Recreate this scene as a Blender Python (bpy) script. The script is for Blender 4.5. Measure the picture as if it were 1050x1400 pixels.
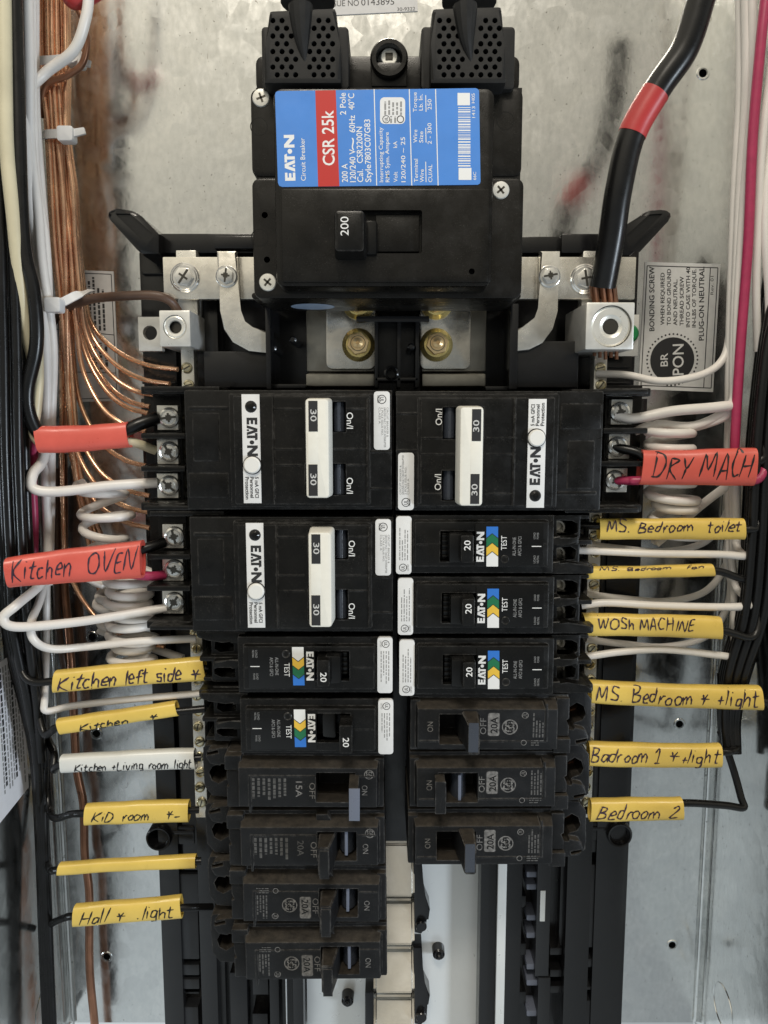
import bpy, bmesh, math, random
from mathutils import Vector, Matrix
random.seed(7)
C = bpy.context.scene
for o in list(bpy.data.objects): bpy.data.objects.remove(o)

# ------------------------------------------------------------------ camera, light, exposure
S = 0.01                      # scene units per millimetre (1 unit = 100 mm)
D = 393.0                     # lens to steel back plate, mm
FPX = 1040.0                  # focal length in photo pixels (photo 1050 x 1400)
TILT = math.radians(7.0)      # the lens points a little downwards
cam = bpy.data.cameras.new('camera'); cam_ob = bpy.data.objects.new('camera', cam); C.collection.objects.link(cam_ob)
cam.sensor_fit = 'VERTICAL'; cam.sensor_height = 24; cam.sensor_width = 18; cam.lens = 24 * FPX / 1400
cam.clip_start = 0.02; cam.clip_end = 200
cam_ob.location = (0, -D * S, 0); cam_ob.rotation_euler = (math.pi / 2 - TILT, 0, 0)
C.camera = cam_ob

w = bpy.data.worlds.new('World'); C.world = w; w.use_nodes = True
N = w.node_tree.nodes; L = w.node_tree.links; N.clear()
out = N.new('ShaderNodeOutputWorld'); bg = N.new('ShaderNodeBackground'); L.new(bg.outputs[0], out.inputs[0])
tc = N.new('ShaderNodeTexCoord'); sep = N.new('ShaderNodeSeparateXYZ'); L.new(tc.outputs['Generated'], sep.inputs[0])
rz = N.new('ShaderNodeMapRange'); rz.inputs[1].default_value = -1; rz.inputs[2].default_value = 1; L.new(sep.outputs['Z'], rz.inputs[0])
cr = N.new('ShaderNodeValToRGB'); L.new(rz.outputs[0], cr.inputs[0]); E = cr.color_ramp
E.elements[0].position = 0.0; E.elements[0].color = (.34, .38, .40, 1)
E.elements[1].position = 1.0; E.elements[1].color = (.80, .73, .60, 1)
for p, c in ((.17, (.50, .55, .57, 1)), (.30, (.36, .40, .42, 1)), (.42, (.18, .195, .20, 1)), (.56, (.36, .345, .30, 1)), (.70, (.74, .69, .57, 1))):
    e = E.elements.new(p); e.color = c
rx = N.new('ShaderNodeMapRange'); rx.inputs[1].default_value = -.5; rx.inputs[2].default_value = .5
rx.inputs[3].default_value = 1.20; rx.inputs[4].default_value = .50; L.new(sep.outputs['X'], rx.inputs[0])
L.new(rx.outputs[0], bg.inputs[1]); L.new(cr.outputs[0], bg.inputs[0])

def area(name, loc, aim, sx, sy, power, col):
    l = bpy.data.lights.new(name, 'AREA'); l.shape = 'RECTANGLE'; l.size = sx; l.size_y = sy; l.energy = power; l.color = col
    o = bpy.data.objects.new(name, l); C.collection.objects.link(o); o.location = loc
    o.rotation_euler = (Vector(aim) - Vector(loc)).to_track_quat('-Z', 'Y').to_euler()
area('ceiling_lamp', (-0.5, -9.0, 10.0), (0, 0, 0), 3.4, 2.2, 800, (1, .92, .79))
area('window_light', (12.0, -8.0, -3.0), (0, 0, -1), 2, 3.6, 1150, (.80, .90, 1))

C.view_settings.view_transform = 'Standard'; C.view_settings.look = 'None'
C.view_settings.exposure = 0.12; C.view_settings.gamma = 1; C.view_settings.use_curve_mapping = False
C.render.engine = 'CYCLES'

def at(px, py, h):
    """photo pixel -> (x, z) in mm on the plane h millimetres in front of the steel back plate"""
    u = (px - 525) / FPX; v = (700 - py) / FPX
    dy = math.cos(TILT) + v * math.sin(TILT); dz = -math.sin(TILT) + v * math.cos(TILT)
    t = (D - h) / dy
    return u * t, dz * t
def k_at(h): return (D - h) / FPX

# ------------------------------------------------------------------ materials
MATS = {}
def mat(name, col, rough=.5, metal=0.0, var=0.0, vs=30, rvar=0.0, bump=0.0, bs=150, dust=0.0, ds=220, dcol=(.35, .33, .30), spec=.5, coat=0.0, edge=0.0, settle=0.0):
    m = bpy.data.materials.new(name); m.use_nodes = True; n = m.node_tree.nodes; l = m.node_tree.links
    b = n['Principled BSDF']; b.inputs['Roughness'].default_value = rough; b.inputs['Metallic'].default_value = metal
    b.inputs['Specular IOR Level'].default_value = spec; b.inputs['Coat Weight'].default_value = coat; b.inputs['Coat Roughness'].default_value = .15
    g = n.new('ShaderNodeNewGeometry')
    def noise(sc, det=4, rough_=.6):
        t = n.new('ShaderNodeTexNoise'); t.inputs['Scale'].default_value = sc; t.inputs['Detail'].default_value = det; t.inputs['Roughness'].default_value = rough_
        l.new(g.outputs['Position'], t.inputs['Vector']); return t
    cur = None
    def mix(fac_out, a, bcol):
        x = n.new('ShaderNodeMix'); x.data_type = 'RGBA'
        l.new(fac_out, x.inputs[0])
        if hasattr(a, 'node'): l.new(a, x.inputs[6])
        else: x.inputs[6].default_value = (*a, 1)
        x.inputs[7].default_value = (*bcol, 1); return x.outputs[2]
    base = col
    if var:
        t = noise(vs); r = n.new('ShaderNodeMapRange'); r.inputs[1].default_value = .3; r.inputs[2].default_value = .7; l.new(t.outputs[0], r.inputs[0])
        base = mix(r.outputs[0], tuple(c * (1 - var) for c in col), tuple(min(1, c * (1 + var)) for c in col))
    if dust:
        t = noise(ds, 2, .7); t2 = noise(9, 3)
        r = n.new('ShaderNodeMapRange'); r.inputs[1].default_value = .60; r.inputs[2].default_value = .72; l.new(t.outputs[0], r.inputs[0])
        r2 = n.new('ShaderNodeMapRange'); r2.inputs[1].default_value = .35; r2.inputs[2].default_value = .75; r2.inputs[3].default_value = .0; r2.inputs[4].default_value = dust; l.new(t2.outputs[0], r2.inputs[0])
        mu = n.new('ShaderNodeMath'); mu.operation = 'MULTIPLY'; l.new(r.outputs[0], mu.inputs[0]); l.new(r2.outputs[0], mu.inputs[1])
        ad = n.new('ShaderNodeMath'); ad.operation = 'MULTIPLY_ADD'; l.new(r2.outputs[0], ad.inputs[0]); ad.inputs[1].default_value = .03; l.new(mu.outputs[0], ad.inputs[2])
        base = mix(ad.outputs[0], base, dcol)
    if settle:
        sn = n.new('ShaderNodeSeparateXYZ'); l.new(g.outputs['Normal'], sn.inputs[0])
        u1 = n.new('ShaderNodeMapRange'); u1.inputs[1].default_value = .25; u1.inputs[2].default_value = .8; u1.inputs[3].default_value = 0; u1.inputs[4].default_value = settle; l.new(sn.outputs['Z'], u1.inputs[0])
        t4 = noise(22, 5, .75); u2 = n.new('ShaderNodeMapRange'); u2.inputs[1].default_value = .35; u2.inputs[2].default_value = .65; u2.inputs[3].default_value = .35; l.new(t4.outputs[0], u2.inputs[0])
        um = n.new('ShaderNodeMath'); um.operation = 'MULTIPLY'; l.new(u1.outputs[0], um.inputs[0]); l.new(u2.outputs[0], um.inputs[1])
        base = mix(um.outputs[0], base, (.10, .085, .068))
    if edge:
        bv = n.new('ShaderNodeBevel'); bv.samples = 4; bv.inputs['Radius'].default_value = .010
        dt = n.new('ShaderNodeVectorMath'); dt.operation = 'DOT_PRODUCT'; l.new(bv.outputs[0], dt.inputs[0]); l.new(g.outputs['Normal'], dt.inputs[1])
        e1 = n.new('ShaderNodeMapRange'); e1.inputs[1].default_value = .96; e1.inputs[2].default_value = .80; e1.inputs[3].default_value = 0; e1.inputs[4].default_value = 1; l.new(dt.outputs['Value'], e1.inputs[0])
        t3 = noise(30, 5, .7); e2 = n.new('ShaderNodeMapRange'); e2.inputs[1].default_value = .42; e2.inputs[2].default_value = .66; e2.inputs[3].default_value = .05; e2.inputs[4].default_value = edge; l.new(t3.outputs[0], e2.inputs[0])
        mm = n.new('ShaderNodeMath'); mm.operation = 'MULTIPLY'; l.new(e1.outputs[0], mm.inputs[0]); l.new(e2.outputs[0], mm.inputs[1])
        base = mix(mm.outputs[0], base, (.20, .195, .19))
    if hasattr(base, 'node'): l.new(base, b.inputs['Base Color'])
    else: b.inputs['Base Color'].default_value = (*base, 1)
    if rvar:
        t = noise(14, 5); r = n.new('ShaderNodeMapRange'); r.inputs[1].default_value = .3; r.inputs[2].default_value = .7
        r.inputs[3].default_value = max(.02, rough - rvar); r.inputs[4].default_value = rough + rvar; l.new(t.outputs[0], r.inputs[0]); l.new(r.outputs[0], b.inputs['Roughness'])
    if bump:
        t = noise(bs, 3); bp = n.new('ShaderNodeBump'); bp.inputs['Strength'].default_value = bump; bp.inputs['Distance'].default_value = .004
        l.new(t.outputs[0], bp.inputs['Height']); l.new(bp.outputs[0], b.inputs['Normal'])
    MATS[name] = m; return m

def steel_sheet(name):
    m = bpy.data.materials.new(name); m.use_nodes = True; n = m.node_tree.nodes; l = m.node_tree.links
    b = n['Principled BSDF']; b.inputs['Metallic'].default_value = 1
    g = n.new('ShaderNodeNewGeometry')
    def tex(scale, vec=None, det=4):
        t = n.new('ShaderNodeTexNoise'); t.inputs['Scale'].default_value = scale; t.inputs['Detail'].default_value = det
        l.new(vec if vec else g.outputs['Position'], t.inputs['Vector']); return t.outputs[0]
    def rng(src, a, b_, c, d):
        r = n.new('ShaderNodeMapRange'); l.new(src, r.inputs[0])
        for i, q in enumerate((a, b_, c, d)): r.inputs[i + 1].default_value = q
        return r.outputs[0]
    mp = n.new('ShaderNodeMapping'); mp.inputs['Scale'].default_value = (40, 40, 22); l.new(g.outputs['Position'], mp.inputs[0])
    streak = tex(1.0, mp.outputs[0], 5)
    big = tex(1.1, None, 3)
    v = n.new('ShaderNodeTexVoronoi'); v.inputs['Scale'].default_value = 13; l.new(g.outputs['Position'], v.inputs['Vector'])
    sp = n.new('ShaderNodeSeparateColor'); l.new(v.outputs['Color'], sp.inputs[0])
    pit = rng(tex(58, None, 2), .69, .73, 0, .75)
    mp2 = n.new('ShaderNodeMapping'); mp2.inputs['Scale'].default_value = (60, 60, 18); l.new(g.outputs['Position'], mp2.inputs[0])
    pit2 = rng(tex(1.0, mp2.outputs[0], 2), .70, .75, 0, .45)
    def mixc(f, a, c2):
        x = n.new('ShaderNodeMix'); x.data_type = 'RGBA'; l.new(f, x.inputs[0])
        if hasattr(a, 'node'): l.new(a, x.inputs[6])
        else: x.inputs[6].default_value = (*a, 1)
        x.inputs[7].default_value = (*c2, 1); return x.outputs[2]
    c = mixc(rng(streak, .3, .7, 0, 1), (.72, .725, .71), (.83, .83, .81))
    c = mixc(rng(sp.outputs[0], 0, 1, 0, .22), c, (.55, .57, .58))
    c = mixc(rng(big, .45, .72, 0, .35), c, (.52, .54, .54))
    c = mixc(pit, c, (.22, .21, .19)); c = mixc(pit2, c, (.34, .33, .30))
    l.new(c, b.inputs['Base Color'])
    ro = n.new('ShaderNodeMath'); ro.operation = 'ADD'; l.new(rng(streak, .3, .7, .15, .20), ro.inputs[0]); l.new(rng(sp.outputs[1], 0, 1, -.03, .05), ro.inputs[1])
    l.new(ro.outputs[0], b.inputs['Roughness'])
    bp = n.new('ShaderNodeBump'); bp.inputs['Strength'].default_value = .10; bp.inputs['Distance'].default_value = .012
    mp3 = n.new('ShaderNodeMapping'); mp3.inputs['Scale'].default_value = (9, 9, 7); l.new(g.outputs['Position'], mp3.inputs[0])
    l.new(tex(1, mp3.outputs[0], 4), bp.inputs['Height']); l.new(bp.outputs[0], b.inputs['Normal'])
    MATS[name] = m
steel_sheet('galvanised')
mat('base_plastic', (.007, .007, .0078), .22, rvar=.06, bump=.05, bs=40, dust=.06, spec=.5)
mat('rail_sheen', (.014, .0150, .0175), .36, rvar=.08, bump=.05, bs=40, dust=.08, spec=.55)  # lighter copy of the base plastic, sheen on rail faces put into its colour
mat('breaker_plastic', (.0050, .0049, .0047), .34, var=.3, vs=8, rvar=.15, bump=.10, bs=260, dust=.16, spec=.24, edge=.45)
mat('breaker_gloss', (.005, .005, .005), .20, rvar=.06, dust=.05, spec=.35)
mat('old_plastic', (.0078, .0082, .0092), .42, var=.35, vs=10, rvar=.10, bump=.18, bs=180, dust=.42, dcol=(.20, .19, .17), spec=.24, edge=.65, settle=.5)
mat('main_plastic', (.0058, .0052, .0044), .30, var=.25, vs=6, rvar=.12, bump=.08, bs=200, dust=.16, spec=.30)
mat('boot_plastic', (.011, .011, .011), .55, var=.2, bump=.15, bs=200, dust=.08, spec=.3)
mat('hole_shade', (.004, .004, .004), .7)  # near-black stands in for the shade inside holes
mat('toggle', (.045, .052, .068), .26, rvar=.06, dust=.15)  # the blue of the window reflection is put into this grey
mat('painted_reflection', (.14, .158, .21), .30, rvar=.06, dust=.15)  # paler still: reflected window light put into the colour
mat('recess_shade', (.10, .095, .085), .35, 1)  # dark colour stands in for shade in screw slots and sockets
mat('screw_steel', (.80, .79, .76), .20, .85, rvar=.06, bump=.1, bs=60)
mat('zinc', (.74, .73, .68), .36, .45, var=.05, vs=30, bump=.1, bs=60)
mat('plate_steel', (.78, .765, .71), .30, .6, rvar=.08, bump=.08, bs=50)
mat('strap_steel', (.76, .73, .66), .24, .78, var=.15, vs=10, rvar=.10, bump=.55, bs=9)
mat('bus_steel', (.40, .385, .34), .40, 1, var=.15, vs=9, rvar=.1, bump=.1)
mat('bus_tin', (.60, .58, .53), .38, .85, var=.08, vs=8, rvar=.08, bump=.1, bs=60)
mat('aluminium', (.78, .77, .73), .33, .6, var=.06, rvar=.06, bump=.1, bs=120)
mat('pan_white', (.80, .82, .82), .32, .25, var=.03, vs=5, rvar=.05)
mat('brass', (.84, .66, .26), .26, .7, var=.15, vs=30, rvar=.06)
mat('bronze', (.86, .62, .32), .28, .7, var=.15, vs=30)
mat('brass_zinc', (.66, .60, .42), .24, 1, var=.15, vs=30, rvar=.06)
mat('copper', (.93, .50, .315), .26, .80, var=.28, vs=6, rvar=.07)
mat('old_copper', (.34, .17, .105), .34, .8, var=.25, vs=9, rvar=.08)
mat('brown_wire', (.085, .048, .032), .42, var=.25, vs=6, rvar=.1)
mat('white_wire', (.76, .725, .685), .38, var=.06, vs=5, rvar=.08, dust=.10)
mat('cream_wire', (.58, .52, .36), .42, var=.10, vs=5)
mat('black_wire', (.006, .006, .0063), .30, rvar=.06, dust=.05, spec=.38)
mat('red_wire', (.40, .035, .10), .38, var=.1)
mat('red_tape', (.42, .035, .035), .38, var=.1, vs=6, bump=.1, bs=30)
mat('yellow_sleeve', (.74, .525, .115), .33, var=.07, vs=7, rvar=.08, bump=.35, bs=11)
mat('red_sleeve', (.66, .112, .082), .33, var=.07, vs=7, rvar=.08, bump=.35, bs=11)
mat('white_sleeve', (.70, .70, .66), .33, var=.05, vs=7, bump=.35, bs=11)
mat('ink', (.035, .018, .035), .5, var=.5, vs=25)
mat('ink_black', (.012, .012, .014), .5)
mat('print_black', (.02, .02, .022), .5)
mat('print_grey', (.26, .26, .26), .5)
mat('print_white', (.78, .78, .77), .5)
mat('print_pale', (.55, .55, .54), .5)
mat('worn_print', (.15, .145, .14), .6, var=.6, vs=60)
mat('faint_print', (.075, .074, .072), .6, var=.5, vs=60)
mat('label_white', (.74, .74, .74), .40, var=.03)
mat('label_silver', (.70, .70, .69), .45, .1, var=.05)
mat('label_grey', (.55, .54, .53), .45, var=.05)
mat('label_lilac', (.80, .80, .83), .45, var=.03)
mat('handle_ivory', (.80, .78, .71), .35, var=.03, rvar=.05)
mat('button_white', (.78, .77, .74), .35)
mat('blue_label', (.07, .235, .64), .32, var=.05, vs=8, rvar=.06)
mat('red_label', (.50, .035, .03), .34)
mat('blue_mark', (.03, .17, .58), .35)
mat('green_mark', (.015, .16, .07), .35)
mat('yellow_mark', (.78, .50, .06), .35)
mat('green_screw', (.02, .25, .08), .35, .4)
mat('tie_nylon', (.70, .70, .70), .38)
mat('sticker_blue', (.32, .42, .58), .4, var=.1)

# ------------------------------------------------------------------ geometry collector (mm, x right, z up, h towards the lens)
def rrect(x0, x1, z0, z1, r, seg=4):
    r = min(r, abs(x1 - x0) / 2.01, abs(z1 - z0) / 2.01); p = []
    for cx, cz, a0 in ((x1 - r, z1 - r, 0), (x0 + r, z1 - r, 90), (x0 + r, z0 + r, 180), (x1 - r, z0 + r, 270)):
        for i in range(seg + 1):
            a = math.radians(a0 + 90 * i / seg); p.append((cx + r * math.cos(a), cz + r * math.sin(a)))
    return p
def circ(x, z, r, n=20): return [(x + r * math.cos(2 * math.pi * i / n), z + r * math.sin(2 * math.pi * i / n)) for i in range(n)]
def spline(pts, sub=5):
    P = [Vector(p) for p in pts]
    if len(P) < 3: 
        return [P[0].lerp(P[-1], i / sub) for i in range(sub + 1)]
    P = [P[0] * 2 - P[1]] + P + [P[-1] * 2 - P[-2]]; o = []
    for i in range(1, len(P) - 2):
        a, b, c, d = P[i - 1], P[i], P[i + 1], P[i + 2]
        for j in range(sub):
            t = j / sub
            o.append(.5 * ((2 * b) + (c - a) * t + (2 * a - 5 * b + 4 * c - d) * t * t + (3 * b - a - 3 * c + d) * t ** 3))
    o.append(P[-2]); return o
_TX = {}
def glyphs(s, bold):
    key = (s, bold)
    if key not in _TX:
        cu = bpy.data.curves.new('lettering', 'FONT'); cu.body = s; cu.size = 1; cu.offset = bold; cu.resolution_u = 3
        ob = bpy.data.objects.new('lettering', cu); C.collection.objects.link(ob)
        dg = bpy.context.evaluated_depsgraph_get(); me = bpy.data.meshes.new_from_object(ob.evaluated_get(dg))
        v = [(a.co.x, a.co.y) for a in me.vertices]; f = [tuple(p.vertices) for p in me.polygons]
        bpy.data.objects.remove(ob); bpy.data.curves.remove(cu); bpy.data.meshes.remove(me)
        _TX[key] = (v, f)
    return _TX[key]
CAP = None
class Geo:
    def __init__(s, origin=(0, 0), slots=None):
        s.V = []; s.F = []; s.M = []; s.slots = [] if slots is None else slots; s.o = origin
    def mi(s, m):
        if m not in s.slots: s.slots.append(m)
        return s.slots.index(m)
    def add(s, verts, faces, m):
        b = len(s.V); i = s.mi(m); s.V += [(x - s.o[0], z - s.o[1], h) for x, z, h in verts]
        for f in faces: s.F.append([b + q for q in f]); s.M.append(i)
    def bm(s, bm, m):
        bm.verts.index_update()
        s.add([tuple(v.co) for v in bm.verts], [[v.index for v in f.verts] for f in bm.faces], m); bm.free()
    def prism(s, poly, h0, h1, m, bev=0.0, inset=0.0, seg=2, bottom=True):
        """outline (x,z) raised from h0 to h1, its front edge rounded; inset shrinks the front face"""
        bm = bmesh.new(); n = len(poly)
        cx = sum(p[0] for p in poly) / n; cz = sum(p[1] for p in poly) / n
        xs = [p[0] for p in poly]; zs = [p[1] for p in poly]; wx = max(xs) - min(xs); wz = max(zs) - min(zs)
        ix, iz = inset if isinstance(inset, tuple) else (inset, inset)
        fx = 1 - 2 * ix / wx if wx else 1; fz = 1 - 2 * iz / wz if wz else 1
        a = [bm.verts.new((x, z, h0)) for x, z in poly]; b = [bm.verts.new((cx + (x - cx) * fx, cz + (z - cz) * fz, h1)) for x, z in poly]
        bm.faces.new(a[::-1]); top = bm.faces.new(b)
        for i in range(n): bm.faces.new((a[i], a[(i + 1) % n], b[(i + 1) % n], b[i]))
        if bev:
            ed = list(top.edges)
            if n <= 8: ed += [e for e in bm.edges if abs(e.verts[0].co.z - e.verts[1].co.z) > 1e-6]
            bev = min(bev, .45 * min(wx, wz), .9 * abs(h1 - h0))
            bmesh.ops.bevel(bm, geom=ed, offset=bev, segments=seg, profile=.6, affect='EDGES', clamp_overlap=True)
        bmesh.ops.recalc_face_normals(bm, faces=bm.faces); s.bm(bm, m)
    def box(s, x0, x1, z0, z1, h0, h1, m, bev=.4, inset=0.0):
        x0, x1 = min(x0, x1), max(x0, x1); z0, z1 = min(z0, z1), max(z0, z1)
        s.prism([(x0, z0), (x1, z0), (x1, z1), (x0, z1)], h0, h1, m, bev, inset)
    def lathe(s, x, z, prof, m, seg=24):
        v = []; f = []; n = len(prof)
        for r, h in prof:
            for i in range(seg): a = 2 * math.pi * i / seg; v.append((x + r * math.cos(a), z + r * math.sin(a), h))
        for j in range(n - 1):
            for i in range(seg): f.append((j * seg + i, j * seg + (i + 1) % seg, (j + 1) * seg + (i + 1) % seg, (j + 1) * seg + i))
        f.append(tuple(range((n - 1) * seg, n * seg))); f.append(tuple(range(seg))[::-1]); s.add(v, f, m)
    def tube(s, pts, r, m, seg=14, sub=5, raw=False, flat=None, caps=True):
        P = [Vector(p) for p in pts] if raw else spline(pts, sub)
        v = []; f = []; up = None; n = len(P)
        for i, p in enumerate(P):
            t = (P[min(i + 1, n - 1)] - P[max(i - 1, 0)]).normalized()
            if up is None:
                up = Vector((0, 0, 1)) if abs(t.z) < .9 else Vector((1, 0, 0))
            up = (up - t * up.dot(t)).normalized(); sd = t.cross(up)
            rr = r(i / (n - 1)) if callable(r) else r
            for j in range(seg):
                a = 2 * math.pi * j / seg; v.append(tuple(p + (sd * math.cos(a) + up * math.sin(a)) * rr))
        for i in range(n - 1):
            for j in range(seg): f.append((i * seg + j, i * seg + (j + 1) % seg, (i + 1) * seg + (j + 1) % seg, (i + 1) * seg + j))
        if caps: f.append(tuple(range(seg))[::-1]); f.append(tuple(range((n - 1) * seg, n * seg)))
        s.add(v, f, m)
    def flat(s, poly, h, m): s.add([(x, z, h) for x, z in poly], [list(range(len(poly)))], m)
    def text(s, txt, x, z, h, cap, rot, m, length=None, align='l', bold=0.0, sx=1.0):
        global CAP
        if CAP is None: CAP = max(q[1] for q in glyphs('H', 0.0)[0])
        v, f = glyphs(txt, bold)
        if not v: return
        k = cap / CAP; x0 = min(q[0] for q in v); x1 = max(q[0] for q in v)
        kx = k * sx if length is None else length / (x1 - x0)
        off = {'l': -x0, 'c': -(x0 + x1) / 2, 'r': -x1}[align]; c, sn = math.cos(math.radians(rot)), math.sin(math.radians(rot))
        s.add([(x + (a + off) * kx * c - b * k * sn, z + (a + off) * kx * sn + b * k * c, h) for a, b in v], f, m)
    def mesh(s, name):
        me = bpy.data.meshes.new(name)
        me.from_pydata([(x * S, -h * S, z * S) for x, z, h in s.V], [], s.F)
        for m in s.slots: me.materials.append(MATS[m])
        for p, i in zip(me.polygons, s.M): p.material_index = i
        me.validate(); me.shade_smooth(); me.set_sharp_from_angle(angle=math.radians(28)); return me
    def cut(s, g):
        """subtract the shells of g (which shares this collector's slots), one closed shell at a time"""
        par = list(range(len(s.V)))
        def find(i):
            while par[i] != i: par[i] = par[par[i]]; i = par[i]
            return i
        for f in s.F:
            for q in f[1:]: par[find(q)] = find(f[0])
        isl = {}
        for f, m in zip(s.F, s.M): isl.setdefault(find(f[0]), []).append((f, m))
        gl = [min(v[i] for v in g.V) for i in range(3)]; gh = [max(v[i] for v in g.V) for i in range(3)]
        b = bpy.data.objects.new('cutter', g.mesh('cutter')); C.collection.objects.link(b)
        bm = bmesh.new(); bm.from_mesh(b.data); bmesh.ops.recalc_face_normals(bm, faces=bm.faces); bm.to_mesh(b.data); bm.free()
        NV, NF, NM = [], [], []
        for fs in isl.values():
            ids = sorted({q for f, _ in fs for q in f}); vs_ = [s.V[i] for i in ids]; mp = {q: i for i, q in enumerate(ids)}
            F = [[mp[q] for q in f] for f, _ in fs]; M = [m for _, m in fs]
            if all(max(v[i] for v in vs_) > gl[i] and min(v[i] for v in vs_) < gh[i] for i in range(3)):
                t = Geo(slots=s.slots); t.V, t.F, t.M = vs_, F, M
                a = bpy.data.objects.new('blank', t.mesh('blank')); C.collection.objects.link(a)
                bm = bmesh.new(); bm.from_mesh(a.data); bmesh.ops.recalc_face_normals(bm, faces=bm.faces); bm.to_mesh(a.data); bm.free()
                md = a.modifiers.new('cut', 'BOOLEAN'); md.operation = 'DIFFERENCE'; md.object = b; md.solver = 'EXACT'
                dg = bpy.context.evaluated_depsgraph_get(); me = bpy.data.meshes.new_from_object(a.evaluated_get(dg))
                vs_ = [(v.co.x / S, v.co.z / S, -v.co.y / S) for v in me.vertices]; F = [list(p.vertices) for p in me.polygons]; M = [p.material_index for p in me.polygons]
                d = a.data; bpy.data.objects.remove(a); bpy.data.meshes.remove(d); bpy.data.meshes.remove(me)
            o = len(NV); NV += vs_; NF += [[q + o for q in f] for f in F]; NM += M
        s.V, s.F, s.M = NV, NF, NM
        d = b.data; bpy.data.objects.remove(b); bpy.data.meshes.remove(d)
    def build(s, name, parent=None):
        o = bpy.data.objects.new(name, s.mesh(name)); C.collection.objects.link(o)
        if parent: o.parent = parent
        else: o.location = (s.o[0] * S, 0, s.o[1] * S)
        return o
    # pixel-measured conveniences
    def pbox(s, px0, py0, px1, py1, h0, h1, m, bev=.4, inset=0.0, hp=None):
        hp = h1 if hp is None else hp; x0, z0 = at(px0, py0, hp); x1, z1 = at(px1, py1, hp); s.box(x0, x1, z0, z1, h0, h1, m, bev, inset)
    def prbox(s, px0, py0, px1, py1, h0, h1, m, r=1.5, bev=.4, inset=0.0):
        x0, z0 = at(px0, py0, h1); x1, z1 = at(px1, py1, h1)
        s.prism(rrect(min(x0, x1), max(x0, x1), min(z0, z1), max(z0, z1), r), h0, h1, m, bev, inset)
    def pprism(s, pp, h0, h1, m, bev=.4, inset=0.0, hp=None): s.prism([at(x, y, h1 if hp is None else hp) for x, y in pp], h0, h1, m, bev, inset)
    def ptext(s, txt, px, py, h, cap, rot, m, length=None, align='l', bold=0.0, sx=1.0):
        x, z = at(px, py, h); k = k_at(h); s.text(txt, x, z, h, cap * k, rot, m, None if length is None else length * k, align, bold, sx)
    def pflat(s, pp, h, m): s.flat([at(x, y, h) for x, y in pp], h, m)
    def pline(s, px0, py0, px1, py1, wd, h, m):
        (x0, z0), (x1, z1) = at(px0, py0, h), at(px1, py1, h); dx, dz = x1 - x0, z1 - z0; l = math.hypot(dx, dz) or 1; nx, nz = -dz / l * wd / 2, dx / l * wd / 2
        s.flat([(x0 + nx, z0 + nz), (x1 + nx, z1 + nz), (x1 - nx, z1 - nz), (x0 - nx, z0 - nz)], h, m)
    def ribbon(s, P, wd, m):
        """a pen stroke: flat ribbon through 3-D points (x, z, h)"""
        v = []; f = []; n = len(P)
        for i, p in enumerate(P):
            a, b = P[max(i - 1, 0)], P[min(i + 1, n - 1)]; dx, dz = b[0] - a[0], b[1] - a[1]; l = math.hypot(dx, dz) or 1
            ww = wd * 1.75 * (.75 + .25 * math.sin(i * 1.7)) if 0 < i < n - 1 else wd * .6
            nx, nz = -dz / l * ww / 2, dx / l * ww / 2; v += [(p[0] + nx, p[1] + nz, p[2]), (p[0] - nx, p[1] - nz, p[2])]
        for i in range(n - 1): f.append((2 * i, 2 * i + 1, 2 * i + 3, 2 * i + 2))
        s.add(v, f, m)

def tag(o, label, cat, group=None, kind=None):
    if label: o['label'] = label
    if cat: o['category'] = cat
    if group: o['group'] = group
    if kind: o['kind'] = kind
    return o
def thing(name, label, cat, xz, group=None):
    o = bpy.data.objects.new(name, None); o.empty_display_size = .05; C.collection.objects.link(o)
    o.location = (xz[0] * S, 0, xz[1] * S); return tag(o, label, cat, group)

# ------------------------------------------------------------------ screws and emblems
def slot_screw(g, x, z, h, r, m, ang=20, cross=True, hexed=False, square=False):
    if hexed:
        g.lathe(x, z, [(r * 1.22, h), (r * 1.22, h + .25), (r * 1.1, h + .6)], m, 28); hx = [(x + r * .92 * math.cos(math.radians(60 * i + ang)), z + r * .92 * math.sin(math.radians(60 * i + ang))) for i in range(6)]
        g.prism(hx, h + .5, h + 2.6, m, .35); ht = h + 2.6; rr = r * .78
    else:
        g.lathe(x, z, [(r, h), (r, h + .18 * r), (r * .93, h + .32 * r), (r * .74, h + .40 * r), (r * .70, h + .30 * r), (r * .66, h + .30 * r), (r * .60, h + .42 * r), (0.01, h + .48 * r)], m, 28); ht = h + .48 * r; rr = r * .72
    ca, sa = math.cos(math.radians(ang)), math.sin(math.radians(ang))
    def bar(ax, az, l, wd, up=.06):
        q = [(-l, -wd), (l, -wd), (l, wd), (-l, wd)]; g.prism([(x + a * ax - b * az, z + a * az + b * ax) for a, b in q], ht - .35, ht + up, 'recess_shade')  # dark bar laid on the head as the slot's painted shade
    bar(ca, sa, rr, r * .11)
    if cross: bar(-sa, ca, rr * .62, r * .10, .05)
    if square: bar(ca, sa, r * .26, r * .26, .08)
def phillips(g, x, z, h, r, m, ang=30):
    g.lathe(x, z, [(r * 1.03, h), (r * 1.0, h + .35), (r * .93, h + .6), (r * .9, h + .62)], m, 28)
    ca, sa = math.cos(math.radians(ang)), math.sin(math.radians(ang))
    for ax, az in ((ca, sa), (-sa, ca)):
        q = [(-r * .55, -r * .12), (r * .55, -r * .12), (r * .55, r * .12), (-r * .55, r * .12)]
        g.prism([(x + a * ax - b * az, z + a * az + b * ax) for a, b in q], h + .2, h + .66, 'recess_shade')
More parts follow.
